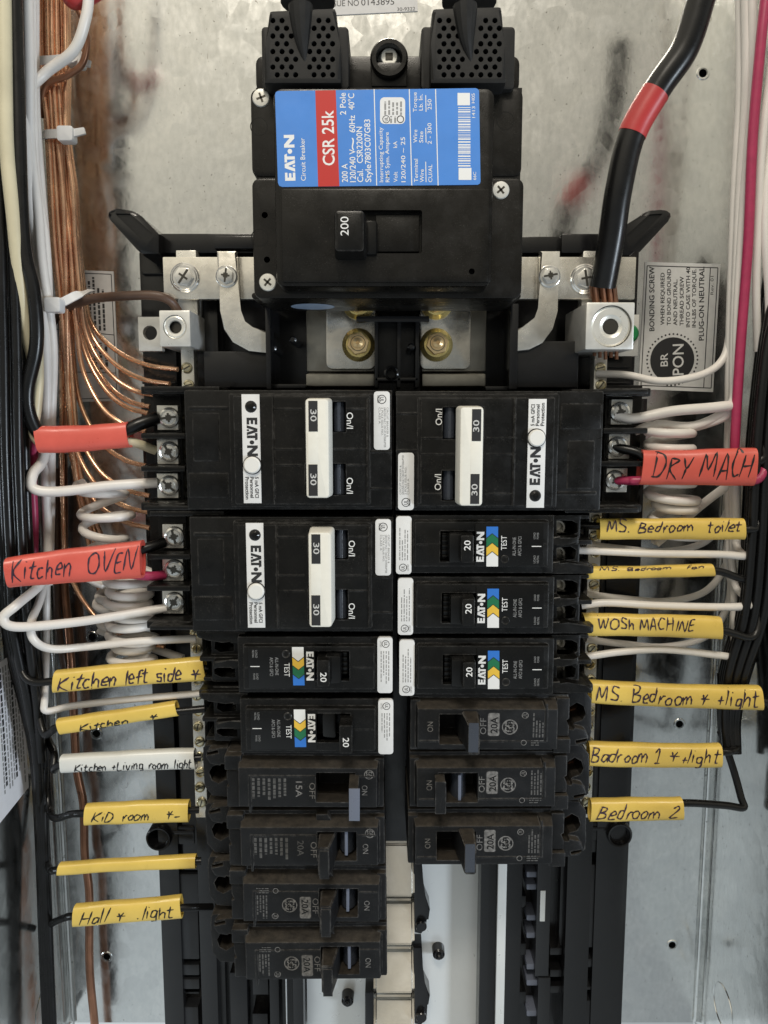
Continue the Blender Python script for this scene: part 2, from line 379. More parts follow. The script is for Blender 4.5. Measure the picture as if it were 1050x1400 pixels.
def maker_logo(g, x, z, h, cap, length, rot, m):
    """five-letter maker's name: E, barless A with a dot, T, a dot for the O, N"""
    c, sn = math.cos(math.radians(rot)), math.sin(math.radians(rot)); kx, ky = length / 4.62, cap
    def P(poly, n=0): g.flat([(x + a * kx * c - b * ky * sn, z + a * kx * sn + b * ky * c) for a, b in poly], h + n * .004, m)
    P([(0, 0), (.32, 0), (.32, 1), (0, 1)]); P([(.32, .76), (.82, .76), (.82, 1), (.32, 1)]); P([(.32, .38), (.76, .38), (.76, .62), (.32, .62)]); P([(.32, 0), (.82, 0), (.82, .24), (.32, .24)])
    P([(.90, 0), (1.24, 0), (1.50, .68), (1.50, 1), (1.30, 1)]); P([(1.70, 1), (1.50, 1), (1.50, .68), (1.76, 0), (2.10, 0)]); P([(1.40, .0), (1.60, .0), (1.60, .22), (1.40, .22)])
    P([(1.85, .76), (2.74, .76), (2.62, 1), (1.85, 1)]); P([(2.14, 0), (2.46, 0), (2.46, .76), (2.14, .76)])
    P([(2.97 + .25 * math.cos(i * math.pi / 8), .46 + .22 * math.sin(i * math.pi / 8)) for i in range(16)])
    P([(3.34, 0), (3.65, 0), (3.65, 1), (3.34, 1)]); P([(3.65, 1), (3.65, .56), (4.24, 0), (4.31, 0), (4.31, .44)]); P([(4.31, 0), (4.62, 0), (4.62, 1), (4.31, 1)])
def ring(g, x, z, r, wd, h, m, n=24):
    a = circ(x, z, r, n); b = circ(x, z, r - wd, n); g.add([(p[0], p[1], h) for p in a + b], [(i, (i + 1) % n, n + (i + 1) % n, n + i) for i in range(n)], m)
def ul_mark(g, x, z, h, r, rot, m):
    ring(g, x, z, r, r * .16, h, m); g.text('UL', x + r * .38 * math.sin(math.radians(rot)), z - r * .38 * math.cos(math.radians(rot)), h + .003, r * .8, rot, m, length=r * 1.0, align='c', bold=.01)
def monogram(g, x, z, h, r, rot, m):
    ring(g, x, z, r, r * .13, h, m, 28); c, sn = math.cos(math.radians(rot)), math.sin(math.radians(rot))
    for st in ([(-.05, .48), (-.35, .55), (-.55, .2), (-.35, -.1), (0, .1), (.05, -.3), (-.25, -.55), (-.5, -.35)], [(.5, .38), (.25, .56), (.12, .25), (.4, .05), (.1, -.15), (.2, -.5), (.52, -.35), (.6, -.1)], [(-.62, -.05), (-.2, -.12), (.3, .02), (.62, .12)]):
        pts = spline([(a, b, 0) for a, b in st], 4); g.ribbon([(x + r * (p.x * c - p.y * sn), z + r * (p.x * sn + p.y * c), h + .003) for p in pts], r * .13, m)
    for i in range(4):
        a = math.radians(45 + 90 * i + rot); g.ribbon([(x + r * .80 * math.cos(a + d), z + r * .80 * math.sin(a + d), h + .002) for d in (-.35, -.15, .1, .32)], r * .09, m)
def fine_print(g, px0, py0, px1, py1, h, m, rows, vertical=True, fill=.55, seed=0, ragged=.3):
    """rows of print too small to read"""
    rn = random.Random(seed); (x0, z0), (x1, z1) = at(px0, py0, h), at(px1, py1, h)
    x0, x1 = min(x0, x1), max(x0, x1); z0, z1 = min(z0, z1), max(z0, z1)
    for i in range(rows):
        if vertical:
            a = x0 + (x1 - x0) * (i + .5 - fill / 2) / rows; b = a + (x1 - x0) * fill / rows; t = z0; e = z1 - (z1 - z0) * rn.random() * ragged
            while t < e:
                q = t + rn.uniform(.7, 2.6); g.flat([(a, t), (b, t), (b, min(q, e)), (a, min(q, e))], h, m); t = q + rn.uniform(.3, .6)
        else:
            a = z0 + (z1 - z0) * (i + .5 - fill / 2) / rows; b = a + (z1 - z0) * fill / rows; t = x0; e = x1 - (x1 - x0) * rn.random() * ragged
            while t < e:
                q = t + rn.uniform(.7, 2.6); g.flat([(t, a), (t, b), (min(q, e), b), (min(q, e), a)], h, m); t = q + rn.uniform(.3, .6)

# ================================================================== SETTING: the steel box
HALF = 179.0; ZT, ZB = 330.0, -340.0
box = thing('breaker_box', 'open galvanised steel breaker box holding all the breakers and wires', 'breaker box', at(525, 700, 0))
bo = at(525, 700, 0)
g = Geo(bo); g.box(-HALF + 4, HALF - 4, ZB, ZT, -1.4, 0, 'galvanised', 0)
cu = Geo(bo, g.slots)
HOLES = [(961, 100), (929, 990), (919, 1292), (126, 871), (132, 1003), (146, 1308)]
for px, py in HOLES: x, z = at(px, py, 0); cu.lathe(x, z, [(2.0, -3), (2.0, 3)], 'galvanised', 20)
g.cut(cu)
for px, py in HOLES:
    x, z = at(px, py, 0); g.lathe(x, z, [(3.3, .02), (2.9, .35), (2.3, .35), (2.02, -.3)], 'galvanised', 24); g.F.pop(); g.M.pop(); g.F.pop(); g.M.pop()
xk, zk = at(925, 1412, 0)
g.tube([(xk + 14 * math.cos(a / 10), zk + 14 * math.sin(a / 10), 0) for a in range(-3, 10)], .3, 'galvanised', 8, raw=True)
g.build('back_panel', box)
g = Geo(bo); g.box(-HALF - 20, HALF + 20, ZB, ZT, -8, -6, 'hole_shade', 0); g.build('dark_backing', box)  # near-black sheet standing in for the shade behind the punched holes
for sgn in (-1, 1):
    g = Geo(bo); prof = []
    for i in range(7): a = math.radians(90 * i / 6); prof.append((HALF - 4 + 4 * math.sin(a), 4 - 4 * math.cos(a)))
    prof.append((HALF, 100)); prof.append((HALF + 1.4, 100)); prof.append((HALF + 1.4, 0)); prof.append((HALF - 4, -1.4))
    v = []; f = []; n = len(prof)
    for z in (ZB, ZT): v += [(sgn * a, z, h) for a, h in prof]
    for i in range(n - 1): f.append((i, i + 1, n + i + 1, n + i))
    g.add(v, f, 'galvanised')
    # pressed seam along the fold and knock-out rings
    g.tube([(sgn * (HALF - 3.4), ZB, 1.6), (sgn * (HALF - 3.4), ZT, 1.6)], .8, 'galvanised', 8, raw=True)
    for zz, hh, rr in ((at(1027, 1380, 28)[1], 26, 11),):
        g.tube([(sgn * (HALF - .1), zz + rr * math.cos(a * math.pi / 20), hh + rr * math.sin(a * math.pi / 20)) for a in range(0, 41)], .3, 'galvanised', 6, raw=True)
    g.build('side_wall', box)
# stickers glued to the steel
def sticker(name, pp, h, m):
    g = Geo(bo); g.prism([at(x, y, h) for x, y in pp], 0.02, h, m); return g
hb = .5
g = sticker('bonding_label', [(882, 358), (985, 361), (975, 536), (873, 532)], hb, 'label_silver'); H2 = hb + .05
def bl(s_, t_): # unit square of the bonding label -> pixels, t runs down
    ax, ay = 882 + (873 - 882) * t_, 358 + (532 - 358) * t_; bx_, by_ = 985 + (975 - 985) * t_, 361 + (536 - 361) * t_
    return ax + (bx_ - ax) * s_, ay + (by_ - ay) * s_
for a, b in (((.03, .03), (.97, .03)), ((.97, .03), (.97, .97)), ((.97, .97), (.03, .97)), ((.03, .97), (.03, .03)), ((.87, .03), (.87, .97))):
    g.pline(*bl(*a), *bl(*b), .45, H2, 'print_black')
RT = 92.5
for s_, t_, txt, cap, ln in ((.17, .54, 'BONDING SCREW', 6.5, 84), (.30, .49, 'WHEN REQUIRED', 5, 68), (.385, .49, 'TO BOND GROUND', 5, 73), (.47, .49, 'AND NEUTRAL.', 5, 60), (.555, .49, 'THREAD SCREW', 5, 64), (.64, .50, 'INTO CASE WITH 40', 5, 78), (.72, .50, 'IN-LBS OF TORQUE.', 5, 76), (.835, .60, 'PLUG-ON NEUTRAL', 6.5, 96)):
    x, y = bl(s_, t_); g.ptext(txt, x, y, H2, cap, RT, 'print_black', ln, 'l', .018)
x, y = bl(.93, .24); g.ptext('Rev. 01', x, y, H2, 4, RT, 'print_black', 24)
cx, cz = at(*bl(.43, .76), H2); g.flat(circ(cx, cz, 11.2, 36), H2, 'print_black')
for i in range(40): a = i * math.pi / 20; g.flat(circ(cx + 12.8 * math.cos(a), cz + 12.8 * math.sin(a), .5, 8), H2, 'print_black')
g.text('BR', cx - 2.2, cz - 3.2, H2 + .04, 3.6, RT, 'label_silver', 6.6, 'l', .01); g.text('PON', cx + 6.0, cz - 7.6, H2 + .04, 5.4, RT, 'label_silver', 15.5, 'l', .01)
g.build('bonding_label', box)
g = sticker('warning_label', [(72, 368), (155, 371), (163, 548), (80, 550)], .5, 'label_grey'); 
for a, b in (((76, 372), (152, 375)), ((152, 375), (160, 544)), ((160, 544), (84, 546)), ((84, 546), (76, 372)), ((77, 450), (156, 458)), ((82, 508), (158, 510))): g.pline(*a, *b, .4, .55, 'print_black')
fine_print(g, 118, 378, 146, 452, .55, 'print_black', 4, True, .5, 3); fine_print(g, 118, 462, 150, 505, .55, 'print_black', 4, True, .5, 4)
for q in range(4): g.pprism([(84 + q * 2.4, 517), (85.5 + q * 2.4, 517), (85.5 + q * 2.4, 530), (84 + q * 2.4, 530)], .5, .56, 'print_black', 0)
g.pprism([(82, 528), (94, 528), (90, 541), (80, 538)], .5, .56, 'print_black', 0)
g.build('warning_label', box)
g = sticker('issue_label', [(442, -22), (570, -25), (571, 15), (447, 21)], .5, 'label_grey')
g.ptext('ISSUE NO', 449, 9, .55, 7, 1.5, 'print_black', 39); g.ptext('0143895', 494, 7.5, .55, 7.5, 1.5, 'print_black', 42); g.ptext('30-9322', 543, 15, .55, 4, 2, 'print_black', 23)
g.build('issue_label', box)
# paper sticker on the left side wall
g = Geo(bo); X = -HALF + .3; za, zb_ = at(10, 905, 50)[1], at(10, 1120, 50)[1]
hA, hB = 30, 92
g.add([(X, za, hA), (X, za, hB), (X, zb_, hB), (X, zb_ + 6, hA)], [(0, 1, 2, 3)], 'label_lilac')
rn = random.Random(5)
for i in range(9):
    hh = hA + 2.6 + i * 2.5; t = za - 3
    while t > zb_ + 9 + rn.random() * 14:
        q = t - rn.uniform(1.2, 3.5); big = i in (3, 7)
        g.add([(X + .06, t, hh), (X + .06, t, hh + (1.7 if big else 1.1)), (X + .06, q, hh + (1.7 if big else 1.1)), (X + .06, q, hh)], [(0, 1, 2, 3)], 'print_grey' if not big else 'print_black'); t = q - rn.uniform(.5, .9)
g.build('wiring_label', box)

# ================================================================== black mounting base
base = thing('mounting_base', 'glossy black plastic mounting base with two raised horns behind the breakers', 'mounting base', at(538, 700, 0)); mo = at(538, 700, 0)
P_ = 'base_plastic'
g = Geo(mo)
g.pbox(193, 325, 866, 545, .5, 13, P_, .5)
g.pbox(219, 545, 414, 1440, .5, 12, P_, .5); g.pbox(661, 545, 848, 1440, .5, 12, P_, .5)
g.pbox(404, 400, 671, 560, .5, 9, P_, .5); g.pbox(404, 560, 671, 1150, .5, 20, P_, .5)
g.pbox(190, 345, 243, 545, 10, 17, P_); g.pbox(276, 402, 300, 540, 10, 25, P_); g.pbox(818, 480, 862, 545, 10, 17, P_); g.pbox(770, 470, 790, 545, 10, 26, P_)
for y in (372, 396, 470, 500, 522): g.pbox(194, y, 240, y + 3, 16, 19, P_, .3); g.pbox(822, y, 862, y + 3, 16, 19, P_, .3)
g.pbox(278, 480, 367, 530, 10, 40, P_, .8); g.pbox(707, 466, 790, 530, 10, 40, P_, .8)
g.pbox(362, 415, 371, 532, 9, 46, P_, .5); g.pbox(698, 415, 707, 532, 9, 46, P_, .5)
g.pbox(371, 525, 418, 531, 9, 40, P_, .4); g.pbox(664, 528, 700, 534, 9, 40, P_, .4)
for x in (512, 543, 568): g.pbox(x, 436, x + 5, 530, 9, 36, P_, .4)
g.pbox(512, 516, 572, 521, 9, 36, P_, .4); g.pbox(487, 432, 587, 440, 9, 38, P_, .4)
x, z = at(535, 510, 38); g.lathe(x, z, [(3.4, 9), (3.4, 38), (2.6, 38.4), (2.2, 38), (2.2, 20)], P_)
for px, py, r in ((400, 464, 1.7), (372, 476, 1.9), (562, 474, 1.6)): x, z = at(px, py, 40); g.lathe(x, z, [(r, 9), (r, 39.5), (r * .6, 40)], P_)
g.build('base_plate', base)
# cross rail and horns at the top
g = Geo(mo); g.pbox(216, 319, 348, 346, 8, 30, P_, .8); g.pbox(292, 322, 348, 340, 20, 36, P_, 1.0); g.build('cross_rail', base)
g = Geo(mo); g.pbox(708, 323, 772, 346, 8, 30, P_, .8); g.pbox(768, 319, 832, 346, 8, 34, P_, 1.0); g.build('cross_rail', base)
for pp in ([(146, 295), (147, 289), (152, 286), (160, 285), (178, 286), (186, 289), (193, 295), (218, 319), (218, 348), (194, 348), (188, 342), (150, 300)], [(919, 296), (918, 290), (912, 286), (904, 285), (890, 286), (882, 289), (874, 296), (852, 318), (828, 320), (828, 350), (862, 350), (870, 340), (914, 302)]):
    g = Geo(mo); g.pprism(pp, 6, 38, P_, 2.2); c = (sum(p[0] for p in pp[:4]) / 4, sum(p[1] for p in pp[:4]) / 4); sg = 1 if c[0] < 500 else -1
    cu = Geo(mo, g.slots); cu.prism([at(x, y, 38) for x, y in ([(158, 292), (178, 292), (208, 319), (204, 330), (192, 326)] if sg > 0 else [(906, 292), (888, 293), (856, 322), (860, 332), (872, 327)])], 36.8, 50, P_); g.cut(cu)
    g.build('horn', base)
# side rails with their cross grooves
def rail(pxa, pxb, segs, name='side_rail', ht=19):
    g = Geo(mo)
    for a, b in segs: g.pbox(pxa, a, pxb, b, 8, ht, 'rail_sheen', 1.0)
    return g
g = rail(228, 273, ((545, 1190), (1195, 1240), (1244, 1312), (1319, 1334), (1339, 1353), (1377, 1440))); 
for y in (1315, 1336, 1356, 1372): g.pbox(229, y, 272, y + 3, 8, 15, P_, .2)
g.pbox(222, 545, 227, 1440, 8, 21, P_, .4); g.pbox(274, 545, 278, 1440, 8, 23, P_, .4); g.build('side_rail', base)
g = rail(801, 836, ((545, 1130), (1140, 1166), (1182, 1296), (1311, 1323), (1349, 1354), (1368, 1440)))
g.pbox(838, 545, 844, 1440, 8, 21, P_, .4); g.pbox(796, 545, 800, 1440, 8, 25, P_, .4); g.build('side_rail', base)
g = Geo(mo)   # inner slotted columns
g.pbox(281, 1100, 311, 1440, 8, 16, P_); g.pbox(314, 1330, 340, 1440, 8, 21, P_); g.pbox(345, 1330, 367, 1360, 8, 20, P_); g.pbox(345, 1386, 367, 1440, 8, 20, P_); g.pbox(368, 1330, 383, 1440, 8, 24, P_); g.pbox(396, 1100, 416, 1440, 8, 24, P_, .8)
g.build('slotted_column', base)
g = Geo(mo)
g.pbox(659, 1100, 679, 1440, 8, 24, P_, .8); g.pbox(693, 1100, 709, 1440, 8, 24, P_, .8)
g.pbox(736, 1150, 750, 1335, 8, 26, 'rail_sheen', .7); g.pbox(736, 1337, 750, 1440, 8, 26, 'rail_sheen', .7)
g.tube([(*at(772, 1205, 17), 17.2), (*at(784, 1230, 17), 17.6), (*at(794, 1252, 17), 17.2)], 1.2, P_, 8); g.pbox(768, 1150, 795, 1300, 8, 17, 'rail_sheen', .6); g.pbox(768, 1312, 795, 1440, 8, 17, 'rail_sheen', .6)
for y in (1296, 1326, 1348): g.pbox(752, y, 768, y + 10, 8, 21, P_, .6)
for y in (1192, 1209, 1251, 1275, 1318, 1340, 1382): g.pbox(720, y, 736, y + 8, 8, 23, 'painted_reflection', .8)  # tabs take the painted reflection as their colour
for y in (1225, 1290, 1356): g.pbox(709, y, 719, y + 16, 8, 20, P_, .5)
g.pbox(739, 1218, 745, 1260, 25, 26.3, 'pan_white', .3)
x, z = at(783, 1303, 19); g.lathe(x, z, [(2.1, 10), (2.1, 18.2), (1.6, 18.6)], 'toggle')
g.build('slotted_column', base)
for px, py, sgn in ((216, 1148, 1), (848, 1143, -1)):
    g = Geo(mo); x, z = at(px, py, 24); g.lathe(x, z, [(6.6, .5), (6.6, 23), (6.1, 24), (5.4, 23.8), (2.4, 16), (.01, 15.6)], P_, 32)
    x1, z1 = at(px + sgn * 50, py, 20); g.box(x + sgn * 4.5, x1, z - 5.2, z + 5.2, 1, 20, P_, 1.2); g.box(x + sgn * 5, x1, z + 1.2, z + 3.2, 10, 21.2, P_, .6); o = g.build('mounting_ear', base)
    g = Geo(mo); g.lathe(x + .6, z + .5, [(1.9, 15.5), (1.9, 17), (1.5, 18.2), (1.2, 18.4)], 'pan_white', 16); g.build('screw', o)

# ---------------- metal pan and central bus between the two columns
po = at(538, 1250, 0)
pan = thing('bus_pan', 'bright white metal pan showing at the bottom between the breaker columns', 'metal pan', po)
g = Geo(po); g.pbox(416, 1100, 660, 1440, 4, 13, 'pan_white', .4); cu = Geo(po, g.slots)
g.build('pan_plate', pan)
for a, b in ((387, 392), (683, 688)):
    g = Geo(po); g.pbox(a, 1100, b, 1440, 24.5, 27, 'pan_white', .3); g.build('bus_edge', pan)
for px, py in ((600, 1305), (475, 1369)):
    g = Geo(po); x, z = at(px, py + 1, 19); g.lathe(x, z, [(3.4, 13), (3.2, 18.5), (2.4, 19.4)], P_); g.lathe(x, z, [(1.5, 19.4), (1.4, 20.8), (.9, 21.4)], P_); g.build('standoff', pan)
for pp in ([(565, 1180), (577, 1180), (580, 1225), (588, 1244), (586, 1258), (581, 1256), (583, 1268), (576, 1277), (567, 1275)], [(565, 1296), (577, 1296), (579, 1344), (588, 1362), (586, 1374), (582, 1374), (584, 1390), (576, 1402), (567, 1400)], [(499, 1357), (511, 1357), (511, 1440), (499, 1440)]):
    g = Geo(po); g.pprism(pp, 10, 24, P_, .8)
    if len(pp) > 4: x, z = at(576, pp[-2][1] - 9, 27); g.lathe(x, z, [(2.9, 10), (2.9, 26.4), (2.4, 27)], P_)
    g.build('insulator', pan)
bus = thing('bus_bar', 'stepped tin-plated bus bar between the two lower breaker columns', 'bus bar', at(538, 1270, 0)); bo2 = at(538, 1270, 0)
ys = [1152, 1231, 1297, 1363, 1430]
for a, b in zip(ys, ys[1:]):
    g = Geo(bo2); h0, h1 = 19, 30; xa, za = at(511, a, h0); xb, zb2 = at(567, b, h1)
    bm = bmesh.new(); v = [bm.verts.new(c) for c in ((xa, za, 13), (xb, za, 13), (xb, zb2, 13), (xa, zb2, 13), (xa, za, h0), (xb, za, h0), (xb, zb2 + 1.2, h1), (xa, zb2 + 1.2, h1))]
    for f in ((3, 2, 1, 0), (4, 5, 6, 7), (0, 1, 5, 4), (1, 2, 6, 5), (2, 3, 7, 6), (3, 0, 4, 7)): bm.faces.new([v[i] for i in f])
    bmesh.ops.bevel(bm, geom=list(bm.edges), offset=1.6, segments=3, affect='EDGES'); bmesh.ops.recalc_face_normals(bm, faces=bm.faces); g.bm(bm, 'bus_tin'); g.build('bus_step', bus)

# ---------------- steel terminals below the main breaker
for sgn, a, b, c, d, nx in ((-1, 418, 512, 445, 513, 490), (1, 577, 664, 575, 643, 597)):
    oo = at(nx, 470, 0); t = thing('bus_connector', 'stepped steel connector with gold nuts below the main breaker, %s the black divider' % ('left of' if sgn < 0 else 'right of'), 'connector', oo, 'bus connectors under the main breaker')
    g = Geo(oo); g.pbox(a, 400, b, 508, 14, 22, 'bus_steel', .6); g.pbox(a, 505, b, 534, 12, 30, 'bus_steel', .8, (0, 2)); g.build('lower_strap', t)
    g = Geo(oo); g.prbox(c, 385, d, 505, 24, 29, 'strap_steel', 3, .6); g.build('upper_plate', t)
    for yy in (413, 471):
        g = Geo(oo); x, z = at(nx, yy, 32); g.lathe(x, z, [(7.7, 29), (7.7, 30.0), (7.2, 30.5), (5.8, 32.2), (5.0, 32.4)], 'brass', 32)
        g.prism([(x + 5.2 * math.cos(i * math.pi / 3 + .25), z + 5.2 * math.sin(i * math.pi / 3 + .25)) for i in range(6)], 32.2, 38, 'bronze', .7)
        ring(g, x, z, 3.5, .6, 38.05, 'recess_shade')
        g.lathe(x, z, [(3.2, 38), (3.2, 38.4), (2.4, 38.5), (2.3, 40.6), (.9, 41.2), (.8, 40.2)], 'bronze', 20); g.build('nut', t)

# ---------------- neutral bars, crossbar, straps, lugs
bars = {}
for sgn, px, word in ((-1, 259, 'left'), (1, 806, 'right')):
    x0, z0 = at(px, 505, 34); xa = x0; t = thing('neutral_bar', 'slim silver %s terminal bar with brass screws beside the %s breakers' % ('neutral', word), 'terminal bar', (x0, z0), 'neutral bars')
    g = Geo((x0, z0)); zt, zbm = at(px, 342, 34)[1], at(px, 1118, 34)[1]; zl = at(px, 470, 34)[1]
    g.box(xa - 4.6, xa + 4.6, zl, zt, 27, 34, 'plate_steel', .5); sx = 5.2 if sgn > 0 else -.8
    g.box(xa + sx - 3.0, xa + sx + 3.0, zbm, zl - .02, 27, 34, 'plate_steel', .5); g.build('bar', t)
    zz = at(px, 503, 34)[1]; i = 0
    while zz > zbm + 4:
        g = Geo((x0, z0)); slot_screw(g, xa + (.3 if i % 2 else -.3) + (sx if zz < zl else 0), zz, 34, 3.1 if zz > zl else 2.6, 'brass_zinc', random.uniform(0, 90), False); g.build('terminal_screw', t); zz -= 7.9; i += 1
xo = at(530, 378, 0); cb = thing('neutral_crossbar', 'flat silver crossbar running behind the bottom of the main breaker', 'crossbar', xo)
g = Geo(xo); g.pbox(222, 351, 868, 409, 37, 40, 'strap_steel', .6); g.build('bar', cb)
for px, py, a in ((252, 379, 55), (800, 381, 100)):
    g = Geo(xo); x, z = at(px, py, 41); g.lathe(x, z, [(6.6, 40), (6.6, 40.5), (6.0, 40.9)], 'screw_steel', 30); slot_screw(g, x, z, 40.6, 4.7, 'screw_steel', a, True, True); g.build('bolt', cb)
for sgn in (-1, 1):
    oo = at(309 if sgn < 0 else 752, 400, 0); t = thing('neutral_strap', 'curved shiny metal strap bolted %s of the main breaker, bending inwards' % ('left' if sgn < 0 else 'right'), 'metal strap', oo, 'curved straps beside the main breaker')
    ol = [(296, 343), (323, 343), (327, 425), (333, 441), (345, 450), (366, 453), (366, 483), (340, 480), (318, 468), (306, 450), (301, 425)] if sgn < 0 else [(739, 343), (766, 343), (763, 425), (756, 450), (742, 469), (724, 478), (706, 480), (706, 450), (720, 446), (733, 436), (738, 422)]
    g = Geo(oo); g.pprism(ol, 41, 44.5, 'strap_steel', .8); g.build('strap', t)
    g = Geo(oo); x, z = at(309 if sgn < 0 else 752, 377, 46); g.lathe(x, z, [(4.9, 44.4), (4.9, 45), (4.3, 45.3)], 'screw_steel', 28); slot_screw(g, x, z, 45, 3.9, 'screw_steel', 82 if sgn < 0 else 10, True, True, True); g.build('bolt', t)
# left lug
oo = at(240, 448, 0); t = thing('terminal_lug', 'small square aluminium lug at upper left with brown wire entering its top', 'lug', oo)
g = Geo(oo); g.pbox(217, 424, 261, 474, 20, 52, 'aluminium', .7); cu = Geo(oo, g.slots); x, z = at(239, 447, 52); cu.lathe(x, z, [(5.2, 48), (5.2, 60)], 'aluminium', 32); g.cut(cu); g.build('block', t)
g = Geo(oo); g.lathe(x, z, [(5.0, 47), (5.0, 51.4), (4.2, 51.8), (3.0, 51.6), (2.6, 51.0)], 'plate_steel', 32); g.F.pop(); g.M.pop(); g.F.pop(); g.M.pop(); g.lathe(x, z, [(2.7, 51.05), (2.4, 48.5)], 'recess_shade', 6); g.F.pop(); g.M.pop(); g.build('set_screw', t)
g = Geo(oo); g.pbox(188, 433, 222, 480, 30, 34, 'aluminium', .4); cu = Geo(oo, g.slots); x, z = at(205, 455, 34); cu.lathe(x, z, [(3.3, 20), (3.3, 40)], 'aluminium'); g.cut(cu); g.build('tab', t)
# right lug
oo = at(834, 446, 0); t = thing('terminal_lug', 'large square aluminium lug at upper right clamping the thick black cable', 'lug', oo)
g = Geo(oo); g.pbox(802, 413, 866, 478, 20, 58, 'aluminium', .8); cu = Geo(oo, g.slots); x, z = at(836, 446, 58); cu.lathe(x, z, [(8.9, 50), (8.9, 70)], 'aluminium', 40); g.cut(cu); g.build('block', t)
g = Geo(oo); g.lathe(x, z, [(8.5, 45), (8.5, 56.6), (7.6, 57.2), (5.0, 57.2), (4.4, 56.8), (3.4, 56.6)], 'plate_steel', 40); g.F.pop(); g.M.pop(); g.F.pop(); g.M.pop()
g.lathe(x, z, [(3.5, 56.65), (3.2, 52)], 'recess_shade', 6); g.build('set_screw', t)
g = Geo(oo); g.pbox(840, 430, 872, 487, 24, 28, 'aluminium', .4); g.build('tab', t)
g = Geo(oo); x, z = at(861, 456, 29); g.lathe(x, z, [(4.2, 28), (4.2, 29.2), (3.4, 30)], 'green_screw'); g.build('bonding_screw', t)

# ================================================================== main breaker
oo = at(530, 250, 0)
mb = thing('main_breaker', 'large black main breaker with blue rating label and toggle marked 200', 'main breaker', oo)
MP = 'main_plastic'; HF, HC = 76, 92
g = Geo(oo)
g.prbox(342, 121, 713, 241, 40, HF, MP, 3, .9); g.prbox(344, 243.5, 713, 408, 40, HF, MP, 3, .9)
g.prbox(349, 76, 710, 125, 40, HF - 6, MP, 3, .9); g.pbox(350, 120, 708, 400, 40, HF - .8, MP, 0)
g.prbox(344, 400, 712, 409, 38, HF - 10, MP, 2, .8)
x, z = at(532, 78, HF + 2); g.lathe(x, z, [(7.4, 40), (7.4, HF + 1), (6.8, HF + 2), (5.2, HF + 2), (4.8, HF - 6), (.01, HF - 6)], MP, 32)
g.pbox(508, 85, 556, 118, 45, HF - 1, MP, .5)
for px, py in ((362, 294), (365, 355), (355, 172), (684, 160)):
    pass
cu = Geo(oo, g.slots)
for px, py in ((362, 294), (365, 355)): x, z = at(px, py, HF); cu.lathe(x, z, [(1.25, HF - 6), (1.25, HF + 5)], MP, 16)
g.cut(cu)
for px, py in ((354, 173), (355, 325), (691, 165)): x, z = at(px, py, HF); ring(g, x, z, 3.5, .35, HF + .02, 'breaker_gloss')
g.build('body', mb)
g = Geo(oo)
g.prbox(373, 120, 672, 392, HF - 4, HC, MP, 3.2, 1.6)
cu = Geo(oo, g.slots); cu.prism(rrect(at(466, 290, HC)[0], at(577, 290, HC)[0], at(500, 347, HC)[1], at(500, 288, HC)[1], .8), HC - 3.5, HC + 10, MP); 
x, z = at(645, 371, HC); cu.lathe(x, z, [(1.15, HC - 6), (1.15, HC + 5)], MP, 16); g.cut(cu)
g.pbox(384, 257.5, 668, 386, HC - 1, HC + .8, MP, .8)
cu = Geo(oo, g.slots); cu.prism(rrect(at(466, 290, HC)[0], at(577, 290, HC)[0], at(500, 347, HC)[1], at(500, 288, HC)[1], .8), HC - 3, HC + 10, MP); x, z = at(645, 371, HC + .8); cu.lathe(x, z, [(1.15, HC - 6), (1.15, HC + 5)], MP, 16); g.cut(cu)
g.pbox(514, 294, 573, 344, HC - 3.4, HC - 1.2, 'main_plastic', .3)
g.build('cover', mb)
for px, py, a in ((357, 134, 20), (366, 386, 50), (684.5, 260, 40)):
    g = Geo(oo); x, z = at(px, py, HF); phillips(g, x, z, HF, 3.4, 'zinc', a); g.build('screw', mb)
g = Geo(oo); x, z = at(532, 78, HF - 2); g.lathe(x, z, [(4.5, HF - 6.5), (4.5, HF - 4.2), (3.7, HF - 3.2), (3.3, HF - 1.8), (3.0, HF - 1.6)], 'zinc', 28)
g.prism([(x + 2.1 * math.cos(i * math.pi / 2 + .8), z + 2.1 * math.sin(i * math.pi / 2 + .8)) for i in range(4)], HF - 3, HF - 1.55, 'recess_shade', .1); g.build('mounting_screw', mb)
# toggle
g = Geo(oo); HT = HC + 13
xa, za = at(454, 284, HT); xb, zb2 = at(505, 347, HT)
g.prism(rrect(xa, xb - 1, zb2, za, 1.6), HC - 3, HT, 'breaker_plastic', 1.4, .8); xc, zc = at(512, 345, HC + 4); g.box(xb - 3, xc + 1.4, zb2 + 1.2, za - 1.2, HC - 3, HC + 3, 'breaker_gloss', 1.2, .6)
g.ptext('200', 476.5, 322, HT + .06, 10.5, 90, 'print_white', 24)
g.build('toggle', mb)
